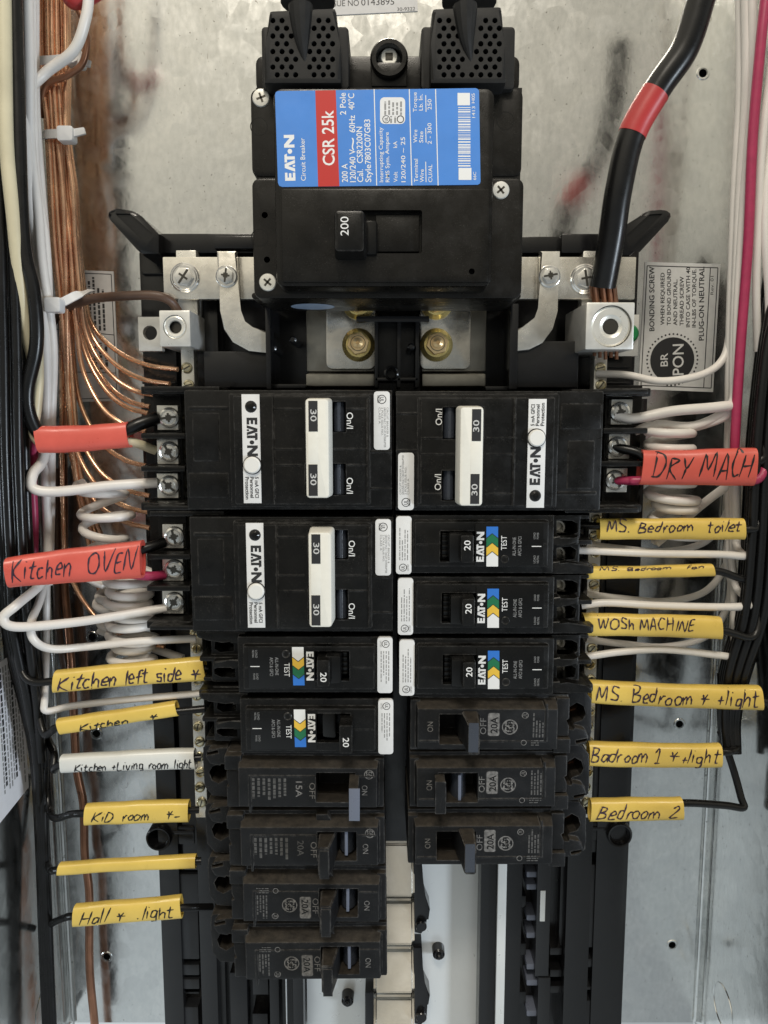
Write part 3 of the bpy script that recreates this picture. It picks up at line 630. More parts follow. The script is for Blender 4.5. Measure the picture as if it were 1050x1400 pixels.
# rating label
HL = HC + .25; HLt = HL + .06
g = Geo(oo); g.prism([at(x, y, HL) for x, y in [(380, 124.5), (650, 120.5), (653, 121.5), (655, 124), (657, 248), (656, 251), (653, 252.5), (386, 255.5), (382, 254), (380, 250), (376, 130), (377, 126)]], HC - .2, HL, 'blue_label')
g.pprism([(431, 123.7), (459, 123.3), (464, 254.5), (435, 255)], HL, HL + .03, 'red_label', 0)
x, z = at(404, 247, HLt); maker_logo(g, x, z, HLt, 13.5 * k_at(HL), 57 * k_at(HL), 91, 'print_white')
def lt(txt, px, py, cap, ln, bold=0.004): g.ptext(txt, px, py, HLt, cap, 91, 'print_white', ln, 'l', bold)
lt('Circuit Breaker', 418, 247, 6, 53); lt('CSR 25k', 457.5, 226, 15, 68, .012)
lt('200 A', 475.5, 249, 7.5, 23, .008); lt('120/240 V', 486.5, 249, 7.5, 41, .008); lt('~', 487.5, 205, 12, 15, .008); lt('60Hz', 485.5, 181, 7.5, 21, .008); lt('40°C', 484.5, 150, 7.5, 20, .008); lt('2 Pole', 473, 157, 7.5, 27, .008)
lt('Cal.', 496.5, 249, 7.5, 16, .008); lt('CSR2200N', 496, 223, 7.5, 45, .008); lt('Style', 507.5, 249, 7.5, 22, .008); lt('7803C07G83', 507, 224, 7.5, 55, .008)
for px in (512.5, 560.5, 596.5): g.pline(px - 1, 122, px + 2.5, 253.5, .35, HLt, 'print_white')
lt('Interrupting Capacity', 524, 249, 5, 68); lt('RMS Sym. Ampere', 532.5, 249, 5, 62); lt('Volt', 543.5, 249, 5, 13); lt('kA', 543, 202, 5, 8); lt('120/240 ~ 25', 554.5, 249, 5.5, 56)
g.prism(rrect(*[at(519.5, 140, HLt)[0], at(554, 140, HLt)[0]], at(530, 169.5, HLt)[1], at(530, 133, HLt)[1], 1.6), HL, HLt, 'label_white')
x, z = at(528, 163, HLt); ul_mark(g, x, z, HLt + .05, 1.4, 91, 'print_black'); x, z = at(547.5, 163, HLt); ring(g, x, z, 1.35, .3, HLt + .05, 'print_black'); fine_print(g, 524, 137, 551, 157, HLt + .05, 'print_grey', 5, True, .45, 9, .2); fine_print(g, 532, 158, 543, 168, HLt + .05, 'print_grey', 2, True, .45, 10, .1)
lt('Terminal', 571.5, 249, 5, 29); lt('Wire', 579.5, 249, 5, 16); lt('CU/AL', 591, 249, 5, 22); lt('Wire', 570.5, 195, 5, 16); lt('Size', 578.5, 195, 5, 14); lt('2 - 300', 590, 197, 5, 26); lt('Torque', 570, 153, 5, 24); lt('Lb. In.', 578, 151, 5, 20); lt('250', 590, 150, 5, 13)
for y0, y1 in ((249, 221), (195, 175), (153, 130)): g.pline(582.5, y0, 582, y1, .3, HLt, 'print_white')
g.pflat([(625.5, 127), (642.5, 127), (642.5, 144), (625.5, 144)], HLt, 'print_white'); g.pflat([(627, 229.5), (644.5, 229.5), (644.5, 246), (627, 246)], HLt, 'print_white')
rn = random.Random(3); y = 146.5
while y < 227: hgt = rn.choice((.7, 1.1, 1.1, 2.0)); g.pflat([(626.3, y), (643.2, y), (643.2, y + hgt), (626.3, y + hgt)], HLt, 'print_white'); y += hgt + rn.choice((.9, 1.2, 1.9))
lt('66C', 651, 246, 4, 10); lt('1413', 649.5, 161, 4, 14); lt('H05', 649, 141, 4, 12)
g.build('rating_label', mb)
# vented lug covers
for x0, x1, xo0, xo1, wx in ((364, 463, 357, 477, 0), (592, 690, 576, 703, 1)):
    g = Geo(oo); HV = 86
    g.prbox(xo0, 36, xo1, 122, 45, HV - 7, 'boot_plastic', 1.5, .8)
    pp = [(x0 + 4, 14), (x1 - 4, 10), (x1 + 2, 60), (x1 + 4, 114), (x0 - 4, 114), (x0 - 1, 60)] if not wx else [(x0 - 1, 11), (x1 - 4, 8), (x1, 60), (x1 + 3, 114), (x0 - 4, 114), (x0 - 3, 60)]
    g.pprism(pp, 45, HV, 'boot_plastic', 1.4)
    cu = Geo(oo, g.slots)
    for r in range(9):
        for cl in range(9):
            off = 6 if r % 2 else 0; hx, hy = x0 + 12 + cl * 12.6 + off - 3, 28 + r * 10.6
            if abs(hx - (x0 + x1) / 2) < (17 - r * 1.9) or hx > x1 - 5 or hx < x0 + 7: continue
            if hy > 112: continue
            x, z = at(hx, hy, HV); cu.lathe(x, z, [(1.02, HV - 8), (1.02, HV + 4)], 'hole_shade', 12)
    g.cut(cu)
    cxm = (x0 + x1) / 2 - 4
    a = at(cxm, 2, HV + 3); b = at(cxm + 2, 45, HV + 3); c = at(cxm + 7, 84, HV)
    g.tube([(a[0], a[1], HV), (b[0], b[1], HV), (c[0], c[1], HV - .6)], lambda t: 4.6 - 4.0 * t ** 1.3, 'boot_plastic', 12, 6)
    o = g.build('lug_cover', mb)
    g = Geo(oo); xc, zc = at(cxm + 10 if not wx else cxm + 6, -4, 80); 
    for q in range(6): g.tube([(xc, zc + q * 3.2, 76), (xc, zc + q * 3.2 + 2.6, 76)], 10.6 if q % 2 == 0 else 9.6, 'boot_plastic', 22, raw=True)
    g.build('cable_boot', o)
g = Geo(oo); xa, za = at(426, 424, HF - 16); n = 26   # oval sticker on the underside of the body
zu = at(426, 408, HF)[1] - .10
g.add([(xa + 9.5 * math.cos(2 * math.pi * i / n), zu - .05, HF - 22 + 9 * math.sin(2 * math.pi * i / n)) for i in range(n)], [list(range(n))], 'sticker_blue'); g.build('inspection_sticker', mb)

# ================================================================== two-pole ground-fault breakers (canonical: terminals to the left)
BP = 'breaker_plastic'
def plank(px, py, h=72): return at(px, py, h)
def ground_fault(px, py, rot, label):
    c0 = at(537, 616, 66); x, z = at(px, py, 66); t = thing('ground_fault_breaker', label, 'circuit breaker', (x, z), 'two-pole breakers with ivory handles'); t.rotation_euler = (0, math.radians(rot), 0)
    g = Geo(c0)
    g.pbox(251, 533, 536.5, 697, 11, 66, BP, .9); g.pbox(312, 538, 536, 694, 60, 69, BP, .9); g.pbox(318, 541, 506, 690, 60, 71.5, BP, .8)
    g.pbox(196, 530, 252, 697, 11, 34, BP, .6); g.pbox(208, 537, 252, 692, 20, 42, BP, .5)
    for a, b in ((528, 539), (592, 600), (637, 645), (687, 698)): g.pbox(192, a, 253, b, 20, 55, BP, .8)
    for a, b in ((528, 536), (691, 698)): g.pbox(196, a, 300, b, 40, 60, BP, .8)
    g.pbox(258, 556, 312, 560, 60, 66.4, BP, .2); g.pbox(258, 647, 312, 680, 60, 66.5, BP, .3); g.pbox(263, 565, 300, 630, 60, 66.4, BP, .3)
    # pole seams and rails across the front
    for yy in (558, 613, 635): g.pbox(372, yy, 412, yy + 1.4, 69, 71.8, BP, .2); g.pbox(455, yy, 505, yy + 1.4, 69, 71.8, BP, .2)
    g.pbox(372, 541, 376, 690, 70, 72.3, BP, .4); g.pbox(502, 545, 506, 688, 70, 72.3, BP, .4)
    g.pbox(507, 616, 536, 619, 66, 69.4, BP, .2); g.pbox(507, 667, 536, 669, 66, 69.4, BP, .2)
    cu = Geo(c0, g.slots)
    for a, b in ((549, 591), (634, 677)): cu.pbox(417, a, 473, b, 66.5, 90, BP, 0, hp=71.5)
    g.cut(cu)
    for yy in (575, 664): g.ptext('On/I', 474, yy, 72.05, 8.5, -90, 'print_white', 22, 'c', .004)
    g.build('body', t)
    for yy in (571, 617.5, 664):
        g = Geo(c0); g.pbox(214, yy - 17, 244, yy + 17, 38, 46, 'plate_steel', .4); o = g.build('terminal', t)
        g = Geo(c0); x, z = at(231, yy, 47); slot_screw(g, x, z, 46, 4.7, 'screw_steel', random.uniform(0, 180), True, square=True); g.build('screw', o)
    g = Geo(c0); g.pbox(330, 539, 357.5, 688, 71, 71.9, 'label_white', .1); h = 71.96
    x, z = at(337, 571, h); maker_logo(g, x, z, h, 14.5 * k_at(h), 52 * k_at(h), -90, 'print_black')
    x, z = at(343, 556, h); g.flat(circ(x, z, 2.5, 24), h, 'print_black')
    for i, s_ in enumerate(('5 mA GFCI', 'Personnel', 'Protection')): g.ptext(s_, 348.5 - i * 6.6, 652, h, 4.8, -90, 'print_black', (29, 29, 31)[i], 'l', .022)
    g.build('maker_label', t)
    g = Geo(c0); x, z = at(344.5, 636, 73); g.lathe(x, z, [(3.55, 71), (3.55, 73.2), (3.0, 73.7), (.01, 73.7)], 'button_white', 28); g.lathe(x, z, [(4.0, 71), (4.0, 72.05), (3.7, 72.1)], BP, 28); g.build('test_button', t)
    g = Geo(c0); x, z = at(343, 556, 72); g.lathe(x, z, [(1.9, 71), (1.9, 72.3), (1.2, 72.8), (.01, 72.9)], 'breaker_gloss', 20); g.build('indicator', t)
    for a, b in ((549, 591), (634, 677)):
        g = Geo(c0); x0, z0 = at(455, a + 1, 70); x1, z1 = at(471.5, b - 1, 70); n = 7
        pts = [((x0 + x1) / 2 + (x1 - x0) / 2 * math.cos(math.pi * i / n), 66.8 + 3.4 * math.sin(math.pi * i / n)) for i in range(n + 1)]
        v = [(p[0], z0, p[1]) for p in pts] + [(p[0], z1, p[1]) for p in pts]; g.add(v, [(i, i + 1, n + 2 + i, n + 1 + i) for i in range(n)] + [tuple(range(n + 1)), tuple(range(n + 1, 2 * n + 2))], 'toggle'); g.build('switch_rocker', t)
    g = Geo(c0); HH = 84
    g.prbox(415, 543, 452.5, 683, 71.8, HH, 'handle_ivory', 1.6, 1.2, .6); xr, zr = at(448, 545, HH); xr2, zr2 = at(452, 681, HH)
    for a, b in ((548, 590), (635, 678)):
        g.pbox(421.5, a, 434.5, b, HH - 1, HH + .08, 'print_black', 0)
        g.ptext('30', 424.5, (a + b) / 2 - 1, HH + .14, 8, -90, 'print_pale', 16, 'c', .008)
    g.pbox(421, 592, 435, 633, HH - .5, HH + .06, 'handle_ivory', .05)
    g.build('handle', t)
    g = Geo(c0)
    g.prbox(511, 535, 533, 615, 68, 69.5, 'label_white', 1.4, .1); h = 69.56
    x, z = at(522, 546, h); ul_mark(g, x, z, h, 1.9, -90, 'print_black'); g.ptext('LISTED', 516, 546, h, 3, -90, 'print_black', 10, 'c')
    for i, s_ in enumerate(('CIRCUIT BREAKER &', 'GROUND FAULT CIRCUIT INTERRUPTER', '2 POLE ISSUE NO.', 'CLASS A')): g.ptext(s_, 528.5 - i * 3.6, 557, h, 2.6, -90, 'print_grey', (40, 54, 38, 22)[i])
    g.build('rating_label', t)
    return t
ground_fault(537, 616, 0, 'wide two-pole breaker with ivory handle, upper one in the left column')
ground_fault(538.5, 786, 0, 'wide two-pole breaker with ivory handle, second down in the left column')
ground_fault(540, 617, 180, 'wide two-pole breaker with ivory handle, topmost in the right column')

# ================================================================== arc-fault breakers (canonical: terminals to the right)
def arc_fault(px, py, rot, label, thrown=False):
    c0 = at(541, 744, 67); x, z = at(px, py, 67); t = thing('arc_fault_breaker', label, 'circuit breaker', (x, z), 'slim breakers with coloured chevrons'); t.rotation_euler = (0, math.radians(rot), 0)
    g = Geo(c0)
    g.pbox(541, 704, 756, 784, 11, 67, BP, .8); g.pbox(566, 711, 750, 777, 60, 70, BP, 1.0, (.2, .6))
    g.pbox(752, 704, 792, 784, 11, 57, BP, 1.0); g.pbox(752, 738, 810, 745, 30, 60, BP, .8); g.pbox(752, 773, 812, 784, 30, 60, BP, .8); g.pbox(752, 704, 806, 710, 30, 56, BP, .8)
    g.pprism([(744, 735), (770, 733), (792, 731), (792, 745), (770, 746), (744, 748)], 50, 64, BP, 1.2)
    g.pprism([(744, 768), (770, 768), (800, 773), (811, 776), (811, 785), (744, 785)], 50, 63, BP, 1.0)
    g.pbox(570, 744, 748, 745.2, 66, 70.15, BP, 0)
    cu = Geo(c0, g.slots); cu.pprism([(761, 711), (782, 712), (790, 716), (790, 728), (780, 732), (761, 732)], 28, 90, BP, 0, hp=57); cu.pprism([(761, 749), (780, 747), (788, 752), (786, 764), (761, 767)], 28, 90, BP, 0, hp=57)
    cu.pbox(602, 726, 650, 768, 60, 90, BP, 0, hp=70); g.cut(cu)
    g.build('body', t)
    for yy in (721, 757):
        g = Geo(c0); x, z = at(763, yy, 46); g.lathe(x, z, [(4.2, 20), (4.2, 44), (3.2, 46), (2.4, 46), (2.2, 42), (.01, 42)], 'plate_steel', 20); g.build('terminal_screw', t)
    g = Geo(c0); g.prbox(541.5, 706, 562.5, 785, 66.5, 68.6, 'label_white', 1.4, .1); h = 68.66
    x, z = at(551, 776, h); ul_mark(g, x, z, h, 1.7, 90, 'print_black'); g.ptext('LISTED', 559, 776, h, 2.6, 90, 'print_grey', 9, 'c'); fine_print(g, 545, 716, 559, 766, h, 'print_grey', 4, True, .35, int(px + py), .45)
    g.build('rating_label', t)
    g = Geo(c0); g.pbox(650, 716, 742, 773, 69.5, 70.35, 'breaker_gloss', .1); h = 70.42
    x, z = at(661.5, 768, h); maker_logo(g, x, z, h, 10.5 * k_at(h), 42 * k_at(h), 90, 'print_white')
    y0, y1 = 720, 774.5; xa, xb = 665, 681
    n = 4; step = (y1 - y0) / n; ap = 6.5
    def chev(ya, yb, m, top=True, hh=0): # pointed band
        xm = (xa + xb) / 2
        up = [(xa, ya), (xm, ya - ap), (xb, ya)] if top else [(xa, ya), (xb, ya)]
        lo = [(xb, yb), (xm, yb - ap), (xa, yb)]
        if yb >= y1 - .1: lo = [(xb, yb), (xa, yb)]
        P = up + lo
        # drawn as quads either side of the middle so that the fold stays clean
        g.pflat([(xa, ya), (xm, ya - (ap if top else 0)), (xm, yb - (ap if yb < y1 - .1 else 0)), (xa, yb)], h + hh, m); g.pflat([(xm, ya - (ap if top else 0)), (xb, ya), (xb, yb), (xm, yb - (ap if yb < y1 - .1 else 0))], h + hh, m)
    xm = (xa + xb) / 2
    for yy in (736, 748.5, 760.5): g.pline(xa, yy, xm, yy - ap, .28, h + .05, 'print_black'); g.pline(xm, yy - ap, xb, yy, .28, h + .05, 'print_black')
    chev(y0, 736, 'blue_mark', False); chev(736, 748.5, 'green_mark'); chev(748.5, 760.5, 'yellow_mark'); chev(760.5, y1, 'print_white')
    g.ptext('TEST', 692.5, 752, h, 7.5, 90, 'print_white', 20)
    g.ptext('ALL-IN-ONE', 705, 760, h, 4.6, 90, 'print_grey', 26); g.ptext('AFCI & GFCI', 712.5, 760, h, 4.6, 90, 'print_grey', 27)
    g.pline(727, 747, 740, 747, .35, h, 'print_white')
    for i, s_ in enumerate(('LOAD', 'POWER')): g.ptext(s_, 732 + i * 4.5, 737, h, 2.8, 90, 'print_grey', 9)
    for i, s_ in enumerate(('LOAD', 'NEUTRAL')): g.ptext(s_, 732 + i * 4.5, 770, h, 2.8, 90, 'print_grey', 11)
    g.build('front_panel', t)
    g = Geo(c0); x, z = at(690, 765, 71); g.lathe(x, z, [(1.9, 70), (1.9, 70.6), (1.6, 70.8), (1.3, 70.5), (.01, 70.5)], BP, 20); g.build('test_button', t)
    g = Geo(c0)
    if not thrown:
        g.pprism([(614, 730), (634, 729), (634, 770), (614, 769)], 61, 75, 'breaker_gloss', 1.0); g.prbox(629, 730.5, 649, 771, 60, 79, 'breaker_plastic', .8, 1.0, .4); g.ptext('20', 643, 752.5, 79.06, 8.5, 90, 'print_white', 14, 'l', .008)
        g.pbox(603, 728, 613, 766, 60, 66, 'breaker_gloss', 1)
        for q in range(5): g.pbox(604, 731 + q * 7, 612, 734 + q * 7, 64, 67, 'breaker_gloss', .5)
    else:
        g.prbox(599, 727, 620, 771, 60, 80, 'breaker_plastic', .8, 1.0, .4); g.ptext('20', 613.5, 752, 80.06, 8.5, 90, 'print_white', 14, 'l', .008); g.pprism([(622, 729), (642, 731), (642, 766), (622, 768)], 61, 69, 'breaker_gloss', 1.6)
    g.build('toggle', t)
    return t
arc_fault(541, 744, 0, 'slim breaker with coloured chevrons, first under the right wide breaker')
arc_fault(543.5, 827.5, 0, 'slim breaker with coloured chevrons, middle of three in the right column')
arc_fault(545.5, 911, 0, 'slim breaker with coloured chevrons, lowest of three in the right column')
arc_fault(537, 909, 180, 'slim breaker with coloured chevrons, upper of two in the left column')
arc_fault(538, 993, 180, 'slim breaker with coloured chevrons and toggle thrown off, left column', True)

# ================================================================== old single-pole breakers (canonical: terminals to the right)
OP = 'old_plastic'
def single_pole(px, py, rot, label, amps='20A', state='off', plain=False, tm='toggle', rocker=False):
    c0 = at(561, 992, 66); x, z = at(px, py, 66); t = thing('single_pole_breaker', label, 'circuit breaker', (x, z), 'dusty single-pole breakers'); t.rotation_euler = (0, math.radians(rot), 0)
    rn = random.Random(int(px * 7 + py)); t.rotation_euler = (0, math.radians(rot + rn.uniform(-.5, .5)), 0)
    g = Geo(c0)
    g.pbox(561, 953, 778, 1031, 11, 62, OP, .8, hp=66); g.pbox(566, 955, 763, 1029, 58, 70, OP, .9, (1.4, 3.4), hp=66)
    g.pbox(561, 958, 574, 1026, 50, 65, OP, .8, hp=66); g.pbox(757, 1010, 780, 1030, 50, 66, OP, .8, hp=66); g.pbox(762, 956, 779, 1008, 50, 64.5, OP, .8, hp=66)
    g.pprism([(774, 941), (799, 943), (809, 956), (809, 1000), (806, 1010), (806, 1013), (774, 1015)], 11, 54, OP, 1.0)
    g.pprism([(774, 992), (800, 997), (806, 1008), (800, 1018), (774, 1021)], 30, 58, OP, 1.2)
    cu = Geo(c0, g.slots)
    cu.pprism([(767, 972), (779, 966), (789, 960), (798, 965), (801, 976), (796, 984), (786, 987), (781, 993), (770, 991), (771, 982)], 30, 90, OP, 0, hp=54)
    cu.pprism([(784, 1007), (800, 1004), (800, 1008), (785, 1012)], 44, 90, OP, 0, hp=54)
    cu.pbox(601, 977, 655, 1018, 52, 90, OP, 0, hp=70); g.cut(cu)
    g.pbox(574, 1013, 600, 1014.4, 68, 70.25, OP, .1); g.pbox(656, 1013, 748, 1014.4, 68, 70.25, OP, .1); g.pbox(746, 962, 748, 1014, 64, 70.2, OP, .3)
    h = 70.05; pm = 'worn_print'
    g.ptext('ON', 592, 1001, h, 8, 90, pm, 15); g.ptext('OFF', 664.5, 1004, h, 8.5, 90, pm, 24)
    if plain:
        g.ptext(amps, 683, 1006, h, 9, 90, 'worn_print' if amps == '15A' else 'faint_print', 24, 'l', .01); fine_print(g, 695, 978, 745, 1010, h, 'faint_print', 7, True, .5, int(py), .3)
        x, z = at(582, 1018 - 2, h); monogram(g, x, z, h, 2.2, 90, 'worn_print')
    else:
        g.prbox(667.5, 975, 682.5, 1006, 69.5, h, pm, .8, 0); g.ptext(amps, 680, 1002.5, h + .05, 9.5, 90, OP, 24, 'l', .012)
        x, z = at(697, 994, h); monogram(g, x, z, h, 3.5, 90, pm)
        ul = at(718, 978, h); g.ptext('UL', 720, 982, h, 5, 90, pm, 8); ring(g, ul[0], ul[1], 1.5, .3, h, pm); ring(g, at(716, 1013, h)[0], at(716, 1015, h)[1] + 0, 1.3, .3, h + .22, pm)
        fine_print(g, 728, 972, 744, 1008, h, 'faint_print', 4, True, .5, int(py), .5); fine_print(g, 726, 1011, 744, 1020, h + .24, 'faint_print', 3, False, .5, int(py) + 1, .4); fine_print(g, 752, 970, 762, 1006, 65.2, 'faint_print', 3, True, .5, int(py) + 2, .4)
    g.build('body', t)
    g = Geo(c0); x, z = at(786, 977, 42); g.lathe(x, z, [(4.6, 20), (4.6, 40), (3.6, 42), (2.8, 41), (.01, 41)], 'old_copper', 20); g.build('terminal_screw', t)
    g = Geo(c0)
    if state == 'off':
        g.pprism([(628, 978), (642, 978), (655, 990), (656, 1031), (640, 1031), (628, 1014)], 56, 66, OP, .8)
        xa, za = at(630, 980, 80); xb, zb2 = at(655, 1030, 80)
        bm = bmesh.new(); v = [bm.verts.new(c) for c in ((xa - .5, za, 57), (xb + 1, za, 57), (xb + 1, zb2 + 2, 57), (xa - .5, zb2 + 2, 57), (xa + 3.2, za - 3.0, 82), (xb, za - 3.0, 82), (xb, zb2, 82), (xa + 3.2, zb2, 82))]
        for f in ((3, 2, 1, 0), (4, 5, 6, 7), (0, 1, 5, 4), (1, 2, 6, 5), (2, 3, 7, 6), (3, 0, 4, 7)): bm.faces.new([v[i] for i in f])
        bmesh.ops.bevel(bm, geom=list(bm.edges), offset=.5, segments=2, affect='EDGES'); bmesh.ops.recalc_face_normals(bm, faces=bm.faces); g.bm(bm, OP); g.pbox(641, 989, 654, 1029, 81.8, 82.3, tm, .15)  # front cap, tinted where the window reflection is painted
    else:
        xa, za = at(594, 980, 80); xb, zb2 = at(612, 1032, 80)
        g.box(xa + 1, xb, zb2 + 1, za - 12 * .3, 57, 82, OP, .6, .3); g.pbox(596.5, 986, 611, 1031, 81.8, 82.3, tm, .15)  # same cap, its tint standing in for reflected light
    if rocker:
        ra, rb = (618, 642) if state == 'on' else (602, 626)
        x0, z0 = at(ra, 979, 68); x1, z1 = at(rb, 1017, 68); n = 9
        pts = [((x0 + x1) / 2 - (x1 - x0) / 2 * math.cos(math.pi * i / n), 58 + 8.5 * math.sin(math.pi * i / n)) for i in range(n + 1)]
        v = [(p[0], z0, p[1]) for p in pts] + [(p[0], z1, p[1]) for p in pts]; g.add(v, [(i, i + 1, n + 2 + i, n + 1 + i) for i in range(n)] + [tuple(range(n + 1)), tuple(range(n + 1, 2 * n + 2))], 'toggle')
        g.pbox(rb - 14 if state == 'on' else ra + 11, 980, rb - 10 if state == 'on' else ra + 15, 1016, 60, 68.6, 'painted_reflection', .4)  # pale strip painted as the highlight on the rocker
    g.build('toggle', t)
    return t
single_pole(561, 991.5, 0, 'dusty black single-pole breaker, first below the chevron breakers on the right')
single_pole(560, 1071, 0, 'dusty single-pole breaker with toggle flipped inwards, middle of three on the right', state='on', tm=OP, rocker=True)
single_pole(558, 1149.5, 0, 'dusty single-pole breaker, bottom of the right column')
single_pole(525, 1072, 180, 'dusty single-pole breaker marked 15A with blue reflection painted on its toggle, left column', '15A', 'on', True, 'painted_reflection')
single_pole(526, 1151, 180, 'dusty single-pole breaker below the 15A one in the left column', '20A', 'off', True, OP, True)
single_pole(527.5, 1228, 180, 'dusty single-pole breaker, second from bottom of the left column', '20A', 'off', False, OP, True)
single_pole(529, 1305, 180, 'dusty single-pole breaker, bottom of the left column', '20A', 'off', False, OP, True)

# ================================================================== pen lettering
PEN = {
 'K': (.72, [[(.05, 0), (.1, 1)], [(.62, 1.02), (.1, .48), (.65, -.02)]]), 'i': (.26, [[(.1, .6), (.12, .02)], [(.13, .86), (.14, .82)]]),
 't': (.5, [[(.22, .95), (.2, .1), (.42, .04)], [(0, .62), (.48, .66)]]), 'c': (.5, [[(.45, .55), (.2, .6), (.05, .3), (.2, .02), (.46, .1)]]),
 'h': (.55, [[(.08, 1), (.06, 0)], [(.07, .3), (.25, .58), (.42, .5), (.42, .02)]]), 'e': (.5, [[(.06, .3), (.42, .36), (.3, .6), (.08, .42), (.12, .06), (.44, .08)]]),
 'n': (.56, [[(.06, .58), (.07, 0)], [(.07, .35), (.26, .58), (.42, .45), (.43, .02)]]), 'O': (.85, [[(.45, .98), (.1, .7), (.12, .12), (.5, 0), (.75, .35), (.68, .85), (.42, .98)]]),
 'V': (.72, [[(.02, .95), (.3, 0), (.66, 1)]]), 'E': (.62, [[(.5, .95), (.08, .9), (.06, .04), (.54, .06)], [(.08, .5), (.46, .54)]]),
 'N': (.78, [[(.06, 0), (.1, .96), (.56, .02), (.66, 1.05)]]), 'l': (.24, [[(.12, 1.05), (.08, 0)]]), 'f': (.42, [[(.4, .98), (.2, .95), (.16, 0)], [(0, .55), (.4, .6)]]),
 's': (.44, [[(.4, .55), (.12, .56), (.12, .34), (.38, .26), (.32, .02), (.02, .05)]]), 'd': (.55, [[(.42, .55), (.12, .55), (.06, .12), (.3, .02), (.44, .3)], [(.5, 1), (.42, .02)]]),
 'b': (.52, [[(.1, 1), (.06, .05), (.36, .04), (.44, .36), (.2, .52), (.08, .36)]]), 'L': (.58, [[(.12, 1), (.06, .05), (.5, .08)]]), 'v': (.5, [[(.02, .58), (.2, .02), (.44, .6)]]),
 'g': (.52, [[(.42, .55), (.12, .55), (.08, .14), (.36, .1), (.44, .52), (.4, -.3), (.1, -.3)]]), 'r': (.42, [[(.08, .58), (.08, 0)], [(.08, .3), (.22, .58), (.4, .56)]]),
 'o': (.5, [[(.26, .58), (.06, .36), (.14, .04), (.38, .08), (.44, .42), (.24, .58)]]), 'm': (.8, [[(.06, .58), (.06, 0)], [(.06, .35), (.22, .58), (.34, .42), (.34, .02)], [(.34, .35), (.5, .58), (.66, .42), (.68, .02)]]),
 'D': (.75, [[(.1, .95), (.08, .02)], [(.02, .95), (.5, .85), (.66, .45), (.4, .05), (.04, 0)]]), 'M': (.95, [[(.04, 0), (.16, .95), (.42, .25), (.7, 1), (.82, 0)]]),
 'H': (.72, [[(.1, 1), (.04, 0)], [(.6, 1), (.56, 0)], [(.06, .48), (.58, .54)]]), 'a': (.52, [[(.42, .55), (.14, .56), (.06, .16), (.24, .02), (.42, .3), (.44, .56), (.46, .02)]]),
 'S': (.6, [[(.56, .9), (.2, .98), (.1, .68), (.48, .4), (.42, .06), (.04, .08)]]), 'B': (.66, [[(.1, .98), (.06, .02)], [(.04, .95), (.46, .9), (.42, .58), (.1, .5), (.54, .4), (.5, .06), (.04, 0)]]),
 'W': (.95, [[(.02, .95), (.2, .05), (.44, .7), (.62, .05), (.9, 1)]]), 'A': (.75, [[(.02, 0), (.38, 1), (.62, 0)], [(.14, .36), (.58, .38)]]), 'C': (.66, [[(.6, .85), (.3, .98), (.06, .5), (.24, .04), (.62, .1)]]),
 'R': (.66, [[(.1, .95), (.06, 0)], [(.06, .95), (.5, .82), (.1, .48), (.58, 0)]]), 'Y': (.62, [[(.04, .98), (.28, .5), (.58, 1)], [(.28, .5), (.2, -.05)]]), 'I': (.3, [[(.12, .95), (.1, 0)]]),
 '1': (.45, [[(.05, .7), (.25, 1), (.24, .02)], [(.04, 0), (.46, .02)]]), '2': (.55, [[(.1, .75), (.3, .95), (.44, .7), (.06, .04), (.5, .08)]]), '+': (.5, [[(.22, .6), (.2, .06)], [(.02, .32), (.44, .34)]]), '.': (.28, [[(.1, .06), (.14, .02)]]),
 '*': (.8, [[(.05, .5), (.7, .46)], [(.18, .75), (.34, .48), (.56, .78)], [(.34, .48), (.32, .05)]]), '-': (.55, [[(0, .3), (.5, .34)]]), ' ': (.42, []),
}
def pen_strokes(txt):
    rn = random.Random(txt); x = 0; o = []
    for ch in txt:
        adv, st = PEN[ch]; dy = rn.uniform(-.08, .08); k = rn.uniform(.84, 1.12); sl = rn.uniform(.12, .34); sy = rn.uniform(.86, 1.12)
        for s_ in st:
            p = [(x + a * k + rn.uniform(-.035, .035) + sl * b, b * sy + dy + rn.uniform(-.03, .03)) for a, b in s_]
            o.append(p)
        x += adv * k + rn.uniform(-.02, .10)
    return o, x
BBOX = {}
